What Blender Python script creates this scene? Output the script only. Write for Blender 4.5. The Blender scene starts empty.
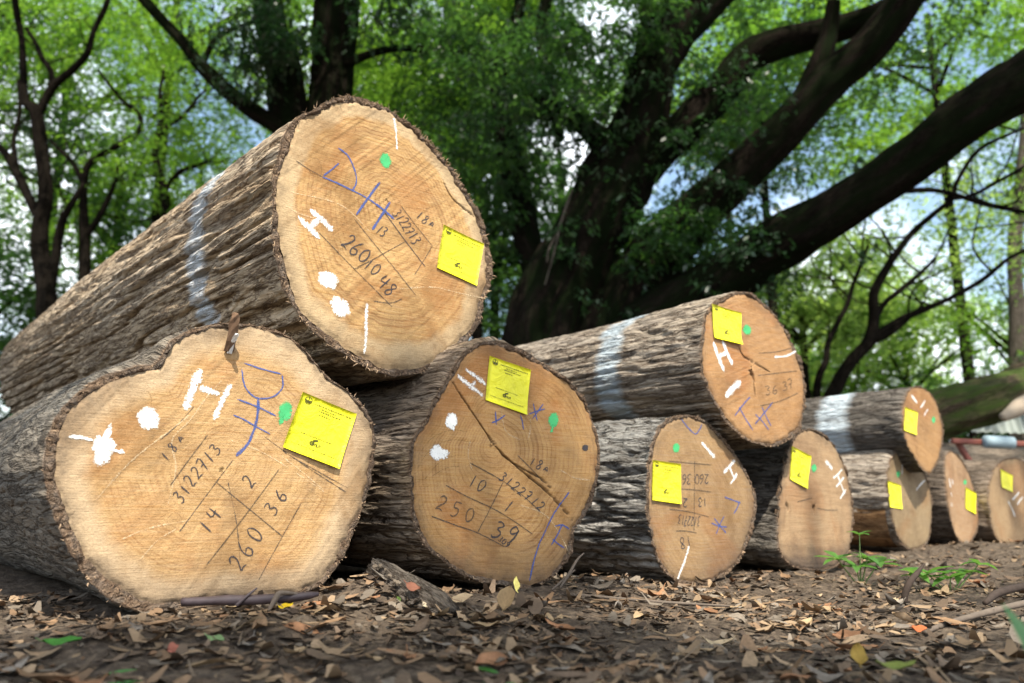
import bpy, math, random
import numpy as np
from mathutils import Vector

random.seed(7)
RNG = np.random.default_rng(11)
scene = bpy.context.scene
COL = scene.collection
rad = math.radians

# ------------------------------------------------------------------ camera
CAM_H = 0.145
PITCH = rad(11.55)
FPX, CX, CY = 800.0, 512.0, 341.5
cam_d = bpy.data.cameras.new("camera")
cam_d.sensor_width = 36.0
cam_d.lens = 36.0 * FPX / 1024.0
cam_d.clip_start = 0.02
cam_d.clip_end = 2000.0
cam_d.dof.use_dof = True
cam_d.dof.focus_distance = 1.18
cam_d.dof.aperture_fstop = 4.2
cam_d.dof.aperture_blades = 7
cam = bpy.data.objects.new("camera", cam_d)
cam.location = (0, 0, CAM_H)
cam.rotation_euler = (math.pi / 2 + PITCH, 0, 0)
COL.objects.link(cam)
scene.camera = cam

# ------------------------------------------------------------------ sun and sky
SUN_EL = rad(57.0)
SUN_DIR = np.array([math.cos(SUN_EL) * math.sin(rad(14)), -math.cos(SUN_EL) * math.cos(rad(14)), math.sin(SUN_EL)])
sun_d = bpy.data.lights.new("sun", 'SUN')
sun_d.energy = 4.8
sun_d.angle = rad(0.53)
sun_d.color = (1.0, 0.93, 0.80)
sun = bpy.data.objects.new("sun", sun_d)
sun.rotation_euler = Vector(-SUN_DIR).to_track_quat('-Z', 'Y').to_euler()
sun.location = (2, -3, 9)
COL.objects.link(sun)

world = bpy.data.worlds.new("World")
scene.world = world
world.use_nodes = True
nt = world.node_tree
nt.nodes.clear()
w_out = nt.nodes.new('ShaderNodeOutputWorld')
w_bg = nt.nodes.new('ShaderNodeBackground')
w_sky = nt.nodes.new('ShaderNodeTexSky')
w_sky.sky_type = 'NISHITA'
w_sky.sun_disc = False
w_sky.sun_elevation = SUN_EL
w_sky.sun_rotation = math.atan2(SUN_DIR[0], SUN_DIR[1])
w_sky.air_density = 1.3
w_sky.dust_density = 2.0
w_bg.inputs[1].default_value = 0.15
# fair-weather cloud, the same all over the sky
w_tc = nt.nodes.new('ShaderNodeTexCoord')
w_n = nt.nodes.new('ShaderNodeTexNoise')
w_n.inputs['Scale'].default_value = 3.2
w_n.inputs['Detail'].default_value = 6
w_r = nt.nodes.new('ShaderNodeValToRGB')
w_r.color_ramp.elements[0].position = 0.46
w_r.color_ramp.elements[1].position = 0.62
w_m = nt.nodes.new('ShaderNodeMix')
w_m.data_type = 'RGBA'
w_m.inputs['B'].default_value = (9.5, 10.0, 10.6, 1)
nt.links.new(w_tc.outputs['Generated'], w_n.inputs['Vector'])
nt.links.new(w_n.outputs[0], w_r.inputs[0])
nt.links.new(w_r.outputs[0], w_m.inputs['Factor'])
nt.links.new(w_sky.outputs[0], w_m.inputs['A'])
nt.links.new(w_m.outputs['Result'], w_bg.inputs[0])
nt.links.new(w_bg.outputs[0], w_out.inputs[0])

scene.view_settings.view_transform = 'Standard'
scene.view_settings.look = 'None'
scene.view_settings.gamma = 1.0
scene.view_settings.use_curve_mapping = False
scene.view_settings.exposure = 0.95
scene.render.engine = 'CYCLES'
scene.cycles.use_denoising = True
scene.cycles.max_bounces = 7
scene.cycles.transparent_max_bounces = 4
scene.cycles.sample_clamp_indirect = 6.0

# ------------------------------------------------------------------ numeric helpers
def hash01(ix, iy, iz, seed):
    h = (ix.astype(np.uint32) * np.uint32(374761393) + iy.astype(np.uint32) * np.uint32(668265263)
         + iz.astype(np.uint32) * np.uint32(2147483647) + np.uint32((seed * 144665 + 1013904223) & 0xffffffff))
    h = (h ^ (h >> np.uint32(13))) * np.uint32(1274126177)
    h = (h ^ (h >> np.uint32(15))) * np.uint32(2246822519)
    h = h ^ (h >> np.uint32(16))
    return h.astype(np.float64) / 4294967295.0

def vnoise(x, y, z=None, seed=0):
    """value noise in -1..1"""
    x, y, z = np.broadcast_arrays(np.asarray(x, float), np.asarray(y, float), np.asarray(0.0 if z is None else z, float))
    fx, fy, fz = np.floor(x), np.floor(y), np.floor(z)
    ix, iy, iz = fx.astype(np.int64) & 0xffffffff, fy.astype(np.int64) & 0xffffffff, fz.astype(np.int64) & 0xffffffff
    ux, uy, uz = x - fx, y - fy, z - fz
    ux, uy, uz = ux * ux * (3 - 2 * ux), uy * uy * (3 - 2 * uy), uz * uz * (3 - 2 * uz)
    r = 0
    for a in (0, 1):
        wx = ux if a else 1 - ux
        for b in (0, 1):
            wy = uy if b else 1 - uy
            for c in (0, 1):
                wz = uz if c else 1 - uz
                r = r + wx * wy * wz * hash01((ix + a) & 0xffffffff, (iy + b) & 0xffffffff, (iz + c) & 0xffffffff, seed)
    return r * 2 - 1

def fbm(x, y, z=None, seed=0, octv=3):
    r, a, f = 0, 1.0, 1.0
    for o in range(octv):
        r = r + a * vnoise(np.asarray(x) * f, np.asarray(y) * f, None if z is None else np.asarray(z) * f, seed + o * 17)
        a *= 0.5
        f *= 2.03
    return r

def sstep(a, b, x):
    t = np.clip((x - a) / (b - a), 0, 1)
    return t * t * (3 - 2 * t)

FWD = np.array([0, math.cos(PITCH), math.sin(PITCH)])
UPV = np.array([0, -math.sin(PITCH), math.cos(PITCH)])
RGT = np.array([1.0, 0, 0])
CAM = np.array([0, 0, CAM_H])

def ray(px, py):
    return RGT * (px - CX) / FPX + UPV * (CY - py) / FPX + FWD

def at(px, py, Y):
    """where the sight line through a pixel stands Y metres in front of the camera"""
    d = ray(px, py)
    return CAM + d * (Y / d[1])

# ------------------------------------------------------------------ mesh helpers
def mesh_from(name, V, F, smooth=True, attrs=None, fattrs=None):
    """V (n,3); F: (m,k) int array or list of such arrays"""
    V = np.asarray(V, dtype=np.float64)
    Fs = F if isinstance(F, list) else [F]
    Fs = [np.asarray(f, dtype=np.int32) for f in Fs if len(f)]
    me = bpy.data.meshes.new(name)
    loops = np.concatenate([f.ravel() for f in Fs])
    counts = np.concatenate([np.full(len(f), f.shape[1], dtype=np.int32) for f in Fs])
    starts = np.concatenate([[0], np.cumsum(counts)[:-1]]).astype(np.int32)
    me.vertices.add(len(V))
    me.loops.add(len(loops))
    me.polygons.add(len(counts))
    me.vertices.foreach_set('co', V.ravel())
    me.loops.foreach_set('vertex_index', loops)
    me.polygons.foreach_set('loop_start', starts)
    me.polygons.foreach_set('use_smooth', np.full(len(counts), smooth, dtype=bool))
    me.update(calc_edges=True)
    for k, a in (attrs or {}).items():
        a = np.asarray(a, dtype=np.float32)
        t = 'FLOAT' if a.ndim == 1 else 'FLOAT_VECTOR'
        at_ = me.attributes.new(k, t, 'POINT')
        at_.data.foreach_set('value' if a.ndim == 1 else 'vector', a.ravel())
    for k, a in (fattrs or {}).items():
        at_ = me.attributes.new(k, 'FLOAT', 'FACE')
        at_.data.foreach_set('value', np.asarray(a, dtype=np.float32))
    me.validate()
    return me

def link(name, me, mat=None, parent=None, origin=None):
    o = bpy.data.objects.new(name, me)
    COL.objects.link(o)
    if mat is not None and not me.materials:
        me.materials.append(mat)
    if parent is not None:
        o.parent = parent
    return o

def wloc(o):
    L = np.zeros(3)
    while o is not None:
        L = L + np.array(o.location)
        o = o.parent
    return L

def build(name, V, F, mat, parent=None, smooth=True, attrs=None, fattrs=None, origin=None):
    """one mesh object; V in world space"""
    V = np.asarray(V, float)
    base = wloc(parent)
    if origin is None:
        origin = base
    me = mesh_from(name, V - np.asarray(origin), F, smooth, attrs, fattrs)
    o = link(name, me, mat, parent)
    o.location = np.asarray(origin) - base
    return o

def thing(name, label, cat, loc, group=None):
    o = bpy.data.objects.new(name, None)
    o.empty_display_size = 0.1
    COL.objects.link(o)
    o.location = loc
    o['label'] = label
    o['category'] = cat
    if group:
        o['group'] = group
    return o

def tag(o, label=None, cat=None, group=None, kind=None):
    for k, v in (('label', label), ('category', cat), ('group', group), ('kind', kind)):
        if v:
            o[k] = v
    return o

def grid_faces(n, m, wrap=False):
    """quads of an n x m vertex grid (index i*m+j); wrap closes j"""
    i = np.arange(n - 1)[:, None]
    j = np.arange(m if wrap else m - 1)[None, :]
    j2 = (j + 1) % m
    return np.stack([i * m + j, i * m + j2, (i + 1) * m + j2, (i + 1) * m + j], -1).reshape(-1, 4)

def catmull(P, n):
    P = np.asarray(P, float)
    Q = np.vstack([2 * P[0] - P[1], P, 2 * P[-1] - P[-2]])
    out = []
    for i in range(1, len(Q) - 2):
        t = np.linspace(0, 1, n, endpoint=False)[:, None]
        p0, p1, p2, p3 = Q[i - 1], Q[i], Q[i + 1], Q[i + 2]
        out.append(0.5 * ((2 * p1) + (-p0 + p2) * t + (2 * p0 - 5 * p1 + 4 * p2 - p3) * t ** 2 + (-p0 + 3 * p1 - 3 * p2 + p3) * t ** 3))
    out.append(Q[-2][None])
    return np.vstack(out)

def tube_geo(P, R, nseg=14, nper=8, amp=0.0, seed=0, kal=3.0, rough=9.0):
    """bark-rough tapered tube through points P with radii R"""
    PR = catmull(np.column_stack([np.asarray(P, float), np.asarray(R, float)]), nper)
    C, r = PR[:, :3], np.maximum(PR[:, 3], 1e-4)
    T = np.gradient(C, axis=0)
    T /= np.linalg.norm(T, axis=1)[:, None] + 1e-12
    ref = np.array([0.3, 0.9, 0.1]) if abs(T[0] @ np.array([0.3, 0.9, 0.1])) < 0.9 else np.array([1.0, 0, 0])
    N = []
    n = ref - T[0] * (ref @ T[0])
    for t in T:
        n = n - t * (n @ t)
        n /= np.linalg.norm(n) + 1e-12
        N.append(n.copy())
    N = np.array(N)
    B = np.cross(T, N)
    th = np.linspace(0, 2 * math.pi, nseg, endpoint=False)
    s = np.concatenate([[0], np.cumsum(np.linalg.norm(np.diff(C, axis=0), axis=1))])
    c, sn = np.cos(th), np.sin(th)
    rr = r[:, None] * np.ones(nseg)[None]
    if amp:
        X = c[None] * rr * rough
        Yv = sn[None] * rr * rough
        Z = (s * kal)[:, None] * np.ones(nseg)[None]
        rr = rr * (1 + amp * fbm(X + seed * 3.1, Yv, Z, seed, 3))
    V = C[:, None, :] + rr[..., None] * (N[:, None] * c[None, :, None] + B[:, None] * sn[None, :, None])
    m, k = len(C), nseg
    V = V.reshape(-1, 3)
    F = grid_faces(m, k, True)
    bk = np.stack([c[None] * rr, sn[None] * rr, np.broadcast_to((s * 0.2)[:, None], rr.shape)], -1).reshape(-1, 3)
    # end caps
    V = np.vstack([V, C[0], C[-1]])
    bk = np.vstack([bk, [0, 0, 0], [0, 0, s[-1] * 0.2]])
    a, b = m * k, m * k + 1
    j = np.arange(k)
    caps = np.vstack([np.stack([np.full(k, a), (j + 1) % k, j], -1), np.stack([np.full(k, b), (m - 1) * k + j, (m - 1) * k + (j + 1) % k], -1)])
    return V, [F, caps], bk

def merge(parts):
    """join (V, [F...]) geometry into one"""
    VV, FF, off = [], {}, 0
    for V, Fs in parts:
        VV.append(V)
        for f in (Fs if isinstance(Fs, list) else [Fs]):
            f = np.asarray(f)
            if len(f):
                FF.setdefault(f.shape[1], []).append(f + off)
        off += len(V)
    return np.vstack(VV), [np.vstack(v) for v in FF.values()]

# ------------------------------------------------------------------ materials
class NM:
    def __init__(self, name):
        self.m = bpy.data.materials.new(name)
        self.m.use_nodes = True
        self.t = self.m.node_tree
        self.t.nodes.clear()
        self.out = self.t.nodes.new('ShaderNodeOutputMaterial')
        self.bs = self.t.nodes.new('ShaderNodeBsdfPrincipled')
        self.t.links.new(self.bs.outputs[0], self.out.inputs[0])

    def n(self, kind, **kw):
        nd = self.t.nodes.new(kind)
        for k, v in kw.items():
            setattr(nd, k, v)
        return nd

    def l(self, a, b):
        self.t.links.new(a, b)

    def setv(self, sock, v):
        if hasattr(v, 'is_output') or isinstance(v, bpy.types.NodeSocket):
            self.l(v, sock)
        else:
            sock.default_value = v

    def attr(self, name, out='Fac'):
        return self.n('ShaderNodeAttribute', attribute_name=name).outputs[out]

    def math(self, op, a, b=0.0, c=0.0, clamp=False):
        nd = self.n('ShaderNodeMath', operation=op, use_clamp=clamp)
        self.setv(nd.inputs[0], a)
        self.setv(nd.inputs[1], b)
        self.setv(nd.inputs[2], c)
        return nd.outputs[0]

    def scale(self, v, s):
        nd = self.n('ShaderNodeVectorMath', operation='MULTIPLY')
        self.setv(nd.inputs[0], v)
        nd.inputs[1].default_value = s
        return nd.outputs[0]

    def noise(self, v, sc, det=4, rough=0.55, dist=0.0):
        nd = self.n('ShaderNodeTexNoise')
        if v is not None:
            self.l(v, nd.inputs['Vector'])
        nd.inputs['Scale'].default_value = sc
        nd.inputs['Detail'].default_value = det
        nd.inputs['Roughness'].default_value = rough
        nd.inputs['Distortion'].default_value = dist
        return nd.outputs[0]

    def ramp(self, f, stops, interp='LINEAR'):
        nd = self.n('ShaderNodeValToRGB')
        cr = nd.color_ramp
        cr.interpolation = interp
        while len(cr.elements) < len(stops):
            cr.elements.new(0.5)
        for e, (p, c) in zip(cr.elements, stops):
            e.position = p
            e.color = (c, c, c, 1) if isinstance(c, (int, float)) else tuple(c) + (1,)
        self.l(f, nd.inputs[0])
        return nd.outputs[0]

    def mix(self, f, a, b, blend='MIX'):
        nd = self.n('ShaderNodeMix', data_type='RGBA', blend_type=blend)
        self.setv(nd.inputs['Factor'], f)
        for s, v in (('A', a), ('B', b)):
            self.setv(nd.inputs[s], v if isinstance(v, bpy.types.NodeSocket) else (tuple(v) + (1,) if len(v) == 3 else v))
        return nd.outputs['Result']

    def bump(self, h, strength=0.3, dist=0.002):
        nd = self.n('ShaderNodeBump')
        nd.inputs['Strength'].default_value = strength
        nd.inputs['Distance'].default_value = dist
        self.l(h, nd.inputs['Height'])
        self.l(nd.outputs[0], self.bs.inputs['Normal'])

    def fin(self, color, rough=0.85, spec=0.25):
        self.setv(self.bs.inputs['Base Color'], color if isinstance(color, bpy.types.NodeSocket) else tuple(color) + (1,))
        self.setv(self.bs.inputs['Roughness'], rough)
        self.bs.inputs['Specular IOR Level'].default_value = spec
        return self.m

def mat_simple(name, col, rough=0.8, var=0.25, sc=60.0, spec=0.2):
    k = NM(name)
    geo = k.n('ShaderNodeTexCoord').outputs['Object']
    f = k.noise(geo, sc, 4)
    c = k.mix(f, tuple(x * (1 - var) for x in col), tuple(min(1, x * (1 + var)) for x in col))
    return k.fin(c, rough, spec)

def mat_wood(name, heart, deep, sap, sap_at=0.86, ring_amt=0.5, dirt=0.5, seed=0.0, foot=None, dirt_col=(0.085, 0.062, 0.045)):
    """sawn end grain: growth rings, sapwood rim, rays, saw scratches, grime"""
    k = NM(name)
    uv = k.attr('fuv', 'Vector')
    mp = k.n('ShaderNodeMapping')
    mp.inputs['Location'].default_value = (seed, seed * 1.7, 0)
    k.l(uv, mp.inputs['Vector'])
    p = mp.outputs[0]
    ring = k.attr('ring')
    ang = k.attr('ringpos', 'Vector')          # (cos, sin) * f * scale: coordinates that follow the outline
    warp = k.noise(p, 9.0, 3)
    rr = k.math('MULTIPLY_ADD', warp, 0.10, ring)
    # rings: soft early wood, thin dark late wood
    w1 = k.math('SINE', k.math('MULTIPLY', rr, 150.0))
    w1 = k.math('POWER', k.math('MULTIPLY_ADD', w1, 0.5, 0.5), 3.0)
    w2 = k.math('SINE', k.math('MULTIPLY_ADD', rr, 41.0, 1.3))
    w3 = k.math('SINE', k.math('MULTIPLY_ADD', rr, 330.0, 0.4))
    rings = k.math('ADD', k.math('MULTIPLY', w1, 0.75), k.math('ADD', k.math('MULTIPLY', w2, 0.28), k.math('MULTIPLY', w3, 0.14)))
    rvar = k.noise(ang, 1.6, 3)
    rings = k.math('MULTIPLY', rings, k.ramp(rvar, [(0.34, 0.12), (0.66, 1.0)]))
    rings = k.math('MULTIPLY_ADD', rings, ring_amt * 1.5, 0.12, True)
    c = k.mix(rings, heart, tuple(a * b for a, b in zip(deep, (0.80, 0.72, 0.65))))
    # rays running out from the pith
    sep = k.n('ShaderNodeSeparateXYZ')
    k.l(ang, sep.inputs[0])
    an = k.math('ARCTAN2', sep.outputs[1], sep.outputs[0])
    cmb = k.n('ShaderNodeCombineXYZ')
    k.l(k.math('MULTIPLY', k.math('MULTIPLY_ADD', warp, 0.12, an), 46.0), cmb.inputs[0])
    k.l(k.math('MULTIPLY', ring, 5.0), cmb.inputs[1])
    ray_ = k.noise(cmb.outputs[0], 1.0, 4, 0.65)
    c = k.mix(k.ramp(ray_, [(0.30, 0.45), (0.46, 0.0)]), c, tuple(x * 0.62 for x in deep))
    c = k.mix(k.ramp(ray_, [(0.56, 0.0), (0.76, 0.40)]), c, tuple(min(1, x * 1.3) for x in heart))
    # broad patches of paler and redder wood
    pt = k.noise(p, 6.5, 5, 0.65, 0.9)
    c = k.mix(k.ramp(pt, [(0.50, 0.0), (0.66, 0.45)]), c, tuple(min(1, a * b) for a, b in zip(heart, (1.25, 1.25, 1.25))))
    pt2 = k.noise(p, 4.1, 4, 0.6, 1.2)
    c = k.mix(k.ramp(pt2, [(0.50, 0.0), (0.62, 0.70)]), c, tuple(a * b for a, b in zip(deep, (1.02, 0.80, 0.58))))
    # sapwood
    sw = k.ramp(k.math('MULTIPLY_ADD', k.noise(p, 7.0, 5, 0.6), 0.26, ring), [(sap_at + 0.08, 0.0), (sap_at + 0.24, 0.9)])
    sapc = k.mix(k.noise(p, 60.0, 4), tuple(x * 0.78 for x in sap), tuple(min(1, x * 1.15) for x in sap))
    c = k.mix(sw, c, sapc)
    # saw scratches, two directions
    for rz, sc, am in ((0.5, 1.0, 0.30), (2.2, 1.3, 0.18)):
        m2 = k.n('ShaderNodeMapping')
        m2.inputs['Rotation'].default_value = (0, 0, rz + seed)
        m2.inputs['Scale'].default_value = (14 * sc, 420 * sc, 1)
        k.l(p, m2.inputs['Vector'])
        s = k.noise(m2.outputs[0], 1.0, 3, 0.6)
        c = k.mix(k.math('MULTIPLY', k.ramp(s, [(0.38, 0.0), (0.75, 1.0)]), am), c, tuple(min(1, x * 1.45) for x in sap))
        c = k.mix(k.math('MULTIPLY', k.ramp(s, [(0.22, 1.0), (0.40, 0.0)]), am * 1.6), c, tuple(x * 0.55 for x in deep))
    # fine speckle
    sp = k.noise(p, 420.0, 3, 0.7)
    c = k.mix(k.ramp(sp, [(0.3, 0.30), (0.55, 0.0)]), c, tuple(x * 0.4 for x in deep))
    st = k.noise(p, 7.5, 6, 0.68, 0.5)
    c = k.mix(k.ramp(st, [(0.48, 0.0), (0.66, 0.65)]), c, tuple(a * b for a, b in zip(deep, (0.62, 0.62, 0.66))))
    # grime towards the bark and in blotches (soil rubbed on)
    g = k.noise(p, 11.0, 5, 0.65, 0.3)
    edge = k.ramp(ring, [(0.86, 0.0), (1.0, 0.60)])
    g2 = k.math('ADD', g, k.math('MULTIPLY', edge, 0.55))
    gm = k.math('MULTIPLY', k.ramp(g2, [(0.56, 0.0), (0.82, 1.0)]), dirt)
    fine = k.ramp(k.noise(p, 150.0, 4, 0.7), [(0.3, 0.45), (0.65, 1.0)])
    c = k.mix(k.math('MULTIPLY', gm, fine), c, dirt_col)
    if foot:                                   # soil splashed up the lower edge
        sp2 = k.n('ShaderNodeSeparateXYZ')
        k.l(uv, sp2.inputs[0])
        fv = k.math('MULTIPLY_ADD', k.noise(p, 13.0, 5, 0.65), 0.10, k.math('ADD', sp2.outputs[1], k.math('MULTIPLY', sp2.outputs[0], foot[3])))
        nd = k.n('ShaderNodeMapRange')
        k.l(fv, nd.inputs[0])
        nd.inputs[1].default_value, nd.inputs[2].default_value = foot[0] + 0.05, foot[1] + 0.05
        nd.inputs[3].default_value, nd.inputs[4].default_value = foot[2], 0.0
        c = k.mix(k.math('MULTIPLY', nd.outputs[0], k.ramp(k.noise(p, 120.0, 4, 0.7), [(0.25, 0.6), (0.6, 1.0)])), c, (0.085, 0.062, 0.046))
    cr = k.attr('crack')
    c = k.mix(k.math('MULTIPLY', cr, 0.85), c, (0.06, 0.04, 0.025))
    hb = k.math('ADD', k.math('MULTIPLY', sp, 0.5), k.math('ADD', k.math('MULTIPLY', s, 0.45), k.math('MULTIPLY', k.noise(p, 130.0, 4, 0.7), 0.8)))
    k.bump(hb, 0.6, 0.0022)
    return k.fin(c, 0.8, 0.2)

def mat_bark(name, ca, cb, cc, band=None, spec=0.15, plate=46.0, moss=None, seed=0.0, band_col=(0.50, 0.55, 0.60)):
    """ridged bark: grey weathering over brown; optional sprayed paint band (start, end along the log)"""
    k = NM(name)
    bk = k.attr('bk', 'Vector')
    mp = k.n('ShaderNodeMapping')
    mp.inputs['Location'].default_value = (seed, seed, seed * 0.3)
    k.l(bk, mp.inputs['Vector'])
    p = mp.outputs[0]
    n1 = k.noise(p, 22.0, 5, 0.6, 0.2)
    n2 = k.noise(p, 95.0, 5, 0.7)
    n3 = k.noise(p, 7.0, 3)
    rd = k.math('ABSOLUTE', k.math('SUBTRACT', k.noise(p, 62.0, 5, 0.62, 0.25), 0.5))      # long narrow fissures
    wv = k.n('ShaderNodeTexNoise')
    k.l(p, wv.inputs['Vector'])
    wv.inputs['Scale'].default_value = 30.0
    wv.inputs['Detail'].default_value = 4
    wm = k.n('ShaderNodeVectorMath', operation='MULTIPLY_ADD')
    k.l(wv.outputs['Color'], wm.inputs[0])
    wm.inputs[1].default_value = (0.022, 0.022, 0.022)
    k.l(p, wm.inputs[2])
    ve = k.n('ShaderNodeTexVoronoi', feature='DISTANCE_TO_EDGE')
    vc = k.n('ShaderNodeTexVoronoi', feature='F1')
    for v_ in (ve, vc):
        k.l(wm.outputs[0], v_.inputs['Vector'])
        v_.inputs['Scale'].default_value = plate
    gap_ = k.ramp(ve.outputs['Distance'], [(0.0, 0.0), (0.14, 1.0)])
    sepc = k.n('ShaderNodeSeparateColor')
    k.l(vc.outputs['Color'], sepc.inputs[0])
    rd2 = k.math('ABSOLUTE', k.math('SUBTRACT', k.noise(p, 150.0, 4, 0.6, 0.2), 0.5))
    c = k.mix(k.ramp(n1, [(0.38, 0.0), (0.60, 1.0)]), ca, cb)
    c = k.mix(k.math('MULTIPLY', sepc.outputs[0], 0.45), c, tuple(min(1, x * 1.35) for x in cb))
    c = k.mix(k.math('MULTIPLY', sepc.outputs[1], 0.30), c, tuple(x * 0.75 for x in cc))
    c = k.mix(k.math('MULTIPLY', k.ramp(n3, [(0.45, 0.0), (0.62, 1.0)]), 0.75), c, cc)
    c = k.mix(k.ramp(n2, [(0.30, 0.7), (0.50, 0.0)]), c, tuple(x * 0.5 for x in ca))
    c = k.mix(k.ramp(n2, [(0.56, 0.0), (0.78, 0.6)]), c, tuple(min(1, x * 1.5) for x in cb))
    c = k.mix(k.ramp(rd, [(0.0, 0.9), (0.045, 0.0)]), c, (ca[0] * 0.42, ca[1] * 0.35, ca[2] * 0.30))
    if moss:
        mm = k.noise(p, 12.0, 4, 0.6)
        c = k.mix(k.ramp(mm, [(0.40, 0.0), (0.58, 0.95)]), c, moss)
    if band:
        s = k.attr('along')
        jit = k.math('MULTIPLY_ADD', k.noise(p, 16.0, 4, 0.7), 0.10, -0.05)
        ss = k.math('ADD', s, jit)
        mid, half = (band[0] + band[1]) / 2, (band[1] - band[0]) / 2
        d = k.math('ABSOLUTE', k.math('SUBTRACT', ss, mid))
        m0 = k.ramp(k.math('DIVIDE', d, half * 2), [(0.34, 1.0), (0.62, 0.0)])
        cov = k.ramp(k.noise(p, 60.0, 4, 0.75), [(0.28, 0.20), (0.52, 0.95)])
        c = k.mix(k.math('MULTIPLY', m0, cov), c, band_col)
    rimc = k.mix(k.ramp(k.noise(p, 130.0, 5, 0.75), [(0.3, 0.0), (0.7, 1.0)]), (0.11, 0.065, 0.042), (0.36, 0.25, 0.165))
    rimc = k.mix(k.ramp(k.noise(p, 38.0, 4, 0.7), [(0.45, 0.0), (0.65, 0.7)]), rimc, (0.24, 0.20, 0.165))
    c = k.mix(k.attr('rim'), c, rimc)
    h1 = k.math('ADD', k.math('MULTIPLY', gap_, 1.3), k.math('MULTIPLY', k.ramp(rd, [(0.0, 0.0), (0.07, 1.0)]), 0.7))
    h2 = k.math('ADD', k.math('MULTIPLY', k.ramp(rd2, [(0.0, 0.0), (0.10, 1.0)]), 0.4), k.math('MULTIPLY', n2, 0.9))
    hh = k.math('ADD', h1, h2)
    k.bump(hh, 1.0, 0.007)
    return k.fin(c, 0.95, spec)

def mat_mark(name, col, cover=(0.3, 0.5), sc=500.0, rough=0.6, fade=0.0, soft=0.12):
    """paint, ink or crayon that skips over the grain of the wood"""
    k = NM(name)
    tc = k.n('ShaderNodeTexCoord').outputs['Object']
    n = k.noise(tc, sc, 4, 0.75)
    n = k.math('SUBTRACT', n, k.math('MULTIPLY', k.attr('edge'), soft))
    a = k.ramp(n, [(cover[0], 0.0), (cover[1], 1.0 - fade)])
    f = k.noise(tc, 90.0, 3)
    c = k.mix(f, tuple(x * 0.85 for x in col), tuple(min(1, x * 1.1) for x in col))
    k.fin(c, rough, 0.25)
    k.l(a, k.bs.inputs['Alpha'])
    return k.m

def mat_leaf(name, col, trans, col2, trans2, tfac=0.5):
    k = NM(name)
    t = k.attr('tone')
    c = k.mix(t, col, col2)
    ct = k.mix(t, trans, trans2)
    d = k.n('ShaderNodeBsdfDiffuse')
    tr = k.n('ShaderNodeBsdfTranslucent')
    gl = k.n('ShaderNodeBsdfGlossy')
    gl.inputs['Roughness'].default_value = 0.4
    gl.inputs['Color'].default_value = (1, 1, 1, 1)
    k.l(c, d.inputs[0])
    k.l(ct, tr.inputs[0])
    mx = k.n('ShaderNodeMixShader')
    mx.inputs[0].default_value = tfac
    k.l(d.outputs[0], mx.inputs[1])
    k.l(tr.outputs[0], mx.inputs[2])
    m2 = k.n('ShaderNodeMixShader')
    m2.inputs[0].default_value = 0.05
    k.l(mx.outputs[0], m2.inputs[1])
    k.l(gl.outputs[0], m2.inputs[2])
    k.l(m2.outputs[0], k.out.inputs[0])
    k.t.nodes.remove(k.bs)
    return k.m

# ------------------------------------------------------------------ shared materials
M_PEN = mat_mark("pen_ink", (0.045, 0.04, 0.045), (0.25, 0.42), 700, 0.5, 0.12)
M_PEN_FAINT = mat_mark("worn_pen_ink", (0.06, 0.05, 0.042), (0.28, 0.50), 600, 0.6, 0.15)
M_BLUE = mat_mark("blue_crayon", (0.055, 0.095, 0.29), (0.27, 0.46), 620, 0.6, 0.12)
M_WHITE = mat_mark("white_paint", (0.80, 0.80, 0.77), (0.24, 0.40), 330, 0.85, 0.04, 0.26)
M_WHITE_THIN = mat_mark("thin_white_paint", (0.78, 0.77, 0.74), (0.26, 0.48), 330, 0.7, 0.08, 0.22)
M_GREEN = mat_mark("green_paint", (0.06, 0.42, 0.15), (0.24, 0.40), 420, 0.6, 0.1, 0.24)
M_SCRATCH = mat_mark("pale_saw_scratch", (0.72, 0.55, 0.34), (0.34, 0.60), 380, 0.8, 0.25)
M_GROOVE = mat_mark("stamp_groove", (0.26, 0.15, 0.065), (0.38, 0.58), 600, 0.8, 0.4)

def make_tag_mat():
    k = NM("yellow_paper")
    tc = k.n('ShaderNodeTexCoord').outputs['Object']
    f = k.noise(tc, 30.0, 3)
    c = k.mix(f, (0.66, 0.62, 0.012), (0.76, 0.72, 0.02))
    c = k.mix(k.ramp(k.noise(tc, 45.0, 5, 0.7), [(0.60, 0.0), (0.80, 0.35)]), c, (0.42, 0.36, 0.06))
    k.bump(k.noise(tc, 34.0, 4, 0.6, 0.6), 0.8, 0.006)
    return k.fin(c, 0.45, 0.4)
M_TAG = make_tag_mat()
M_TAGINK = mat_mark("tag_print", (0.06, 0.06, 0.01), (0.20, 0.34), 900, 0.5, 0.1)
M_TAGPALE = mat_mark("tag_fine_print", (0.12, 0.11, 0.01), (0.26, 0.42), 900, 0.5, 0.15)
M_SPLINTER = mat_simple("torn_bark_fibre", (0.36, 0.25, 0.16), 0.95, 0.5, 140)
M_SPLINTER_PALE = mat_simple("pale_torn_wood", (0.62, 0.48, 0.33), 0.9, 0.35, 120)

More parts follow.
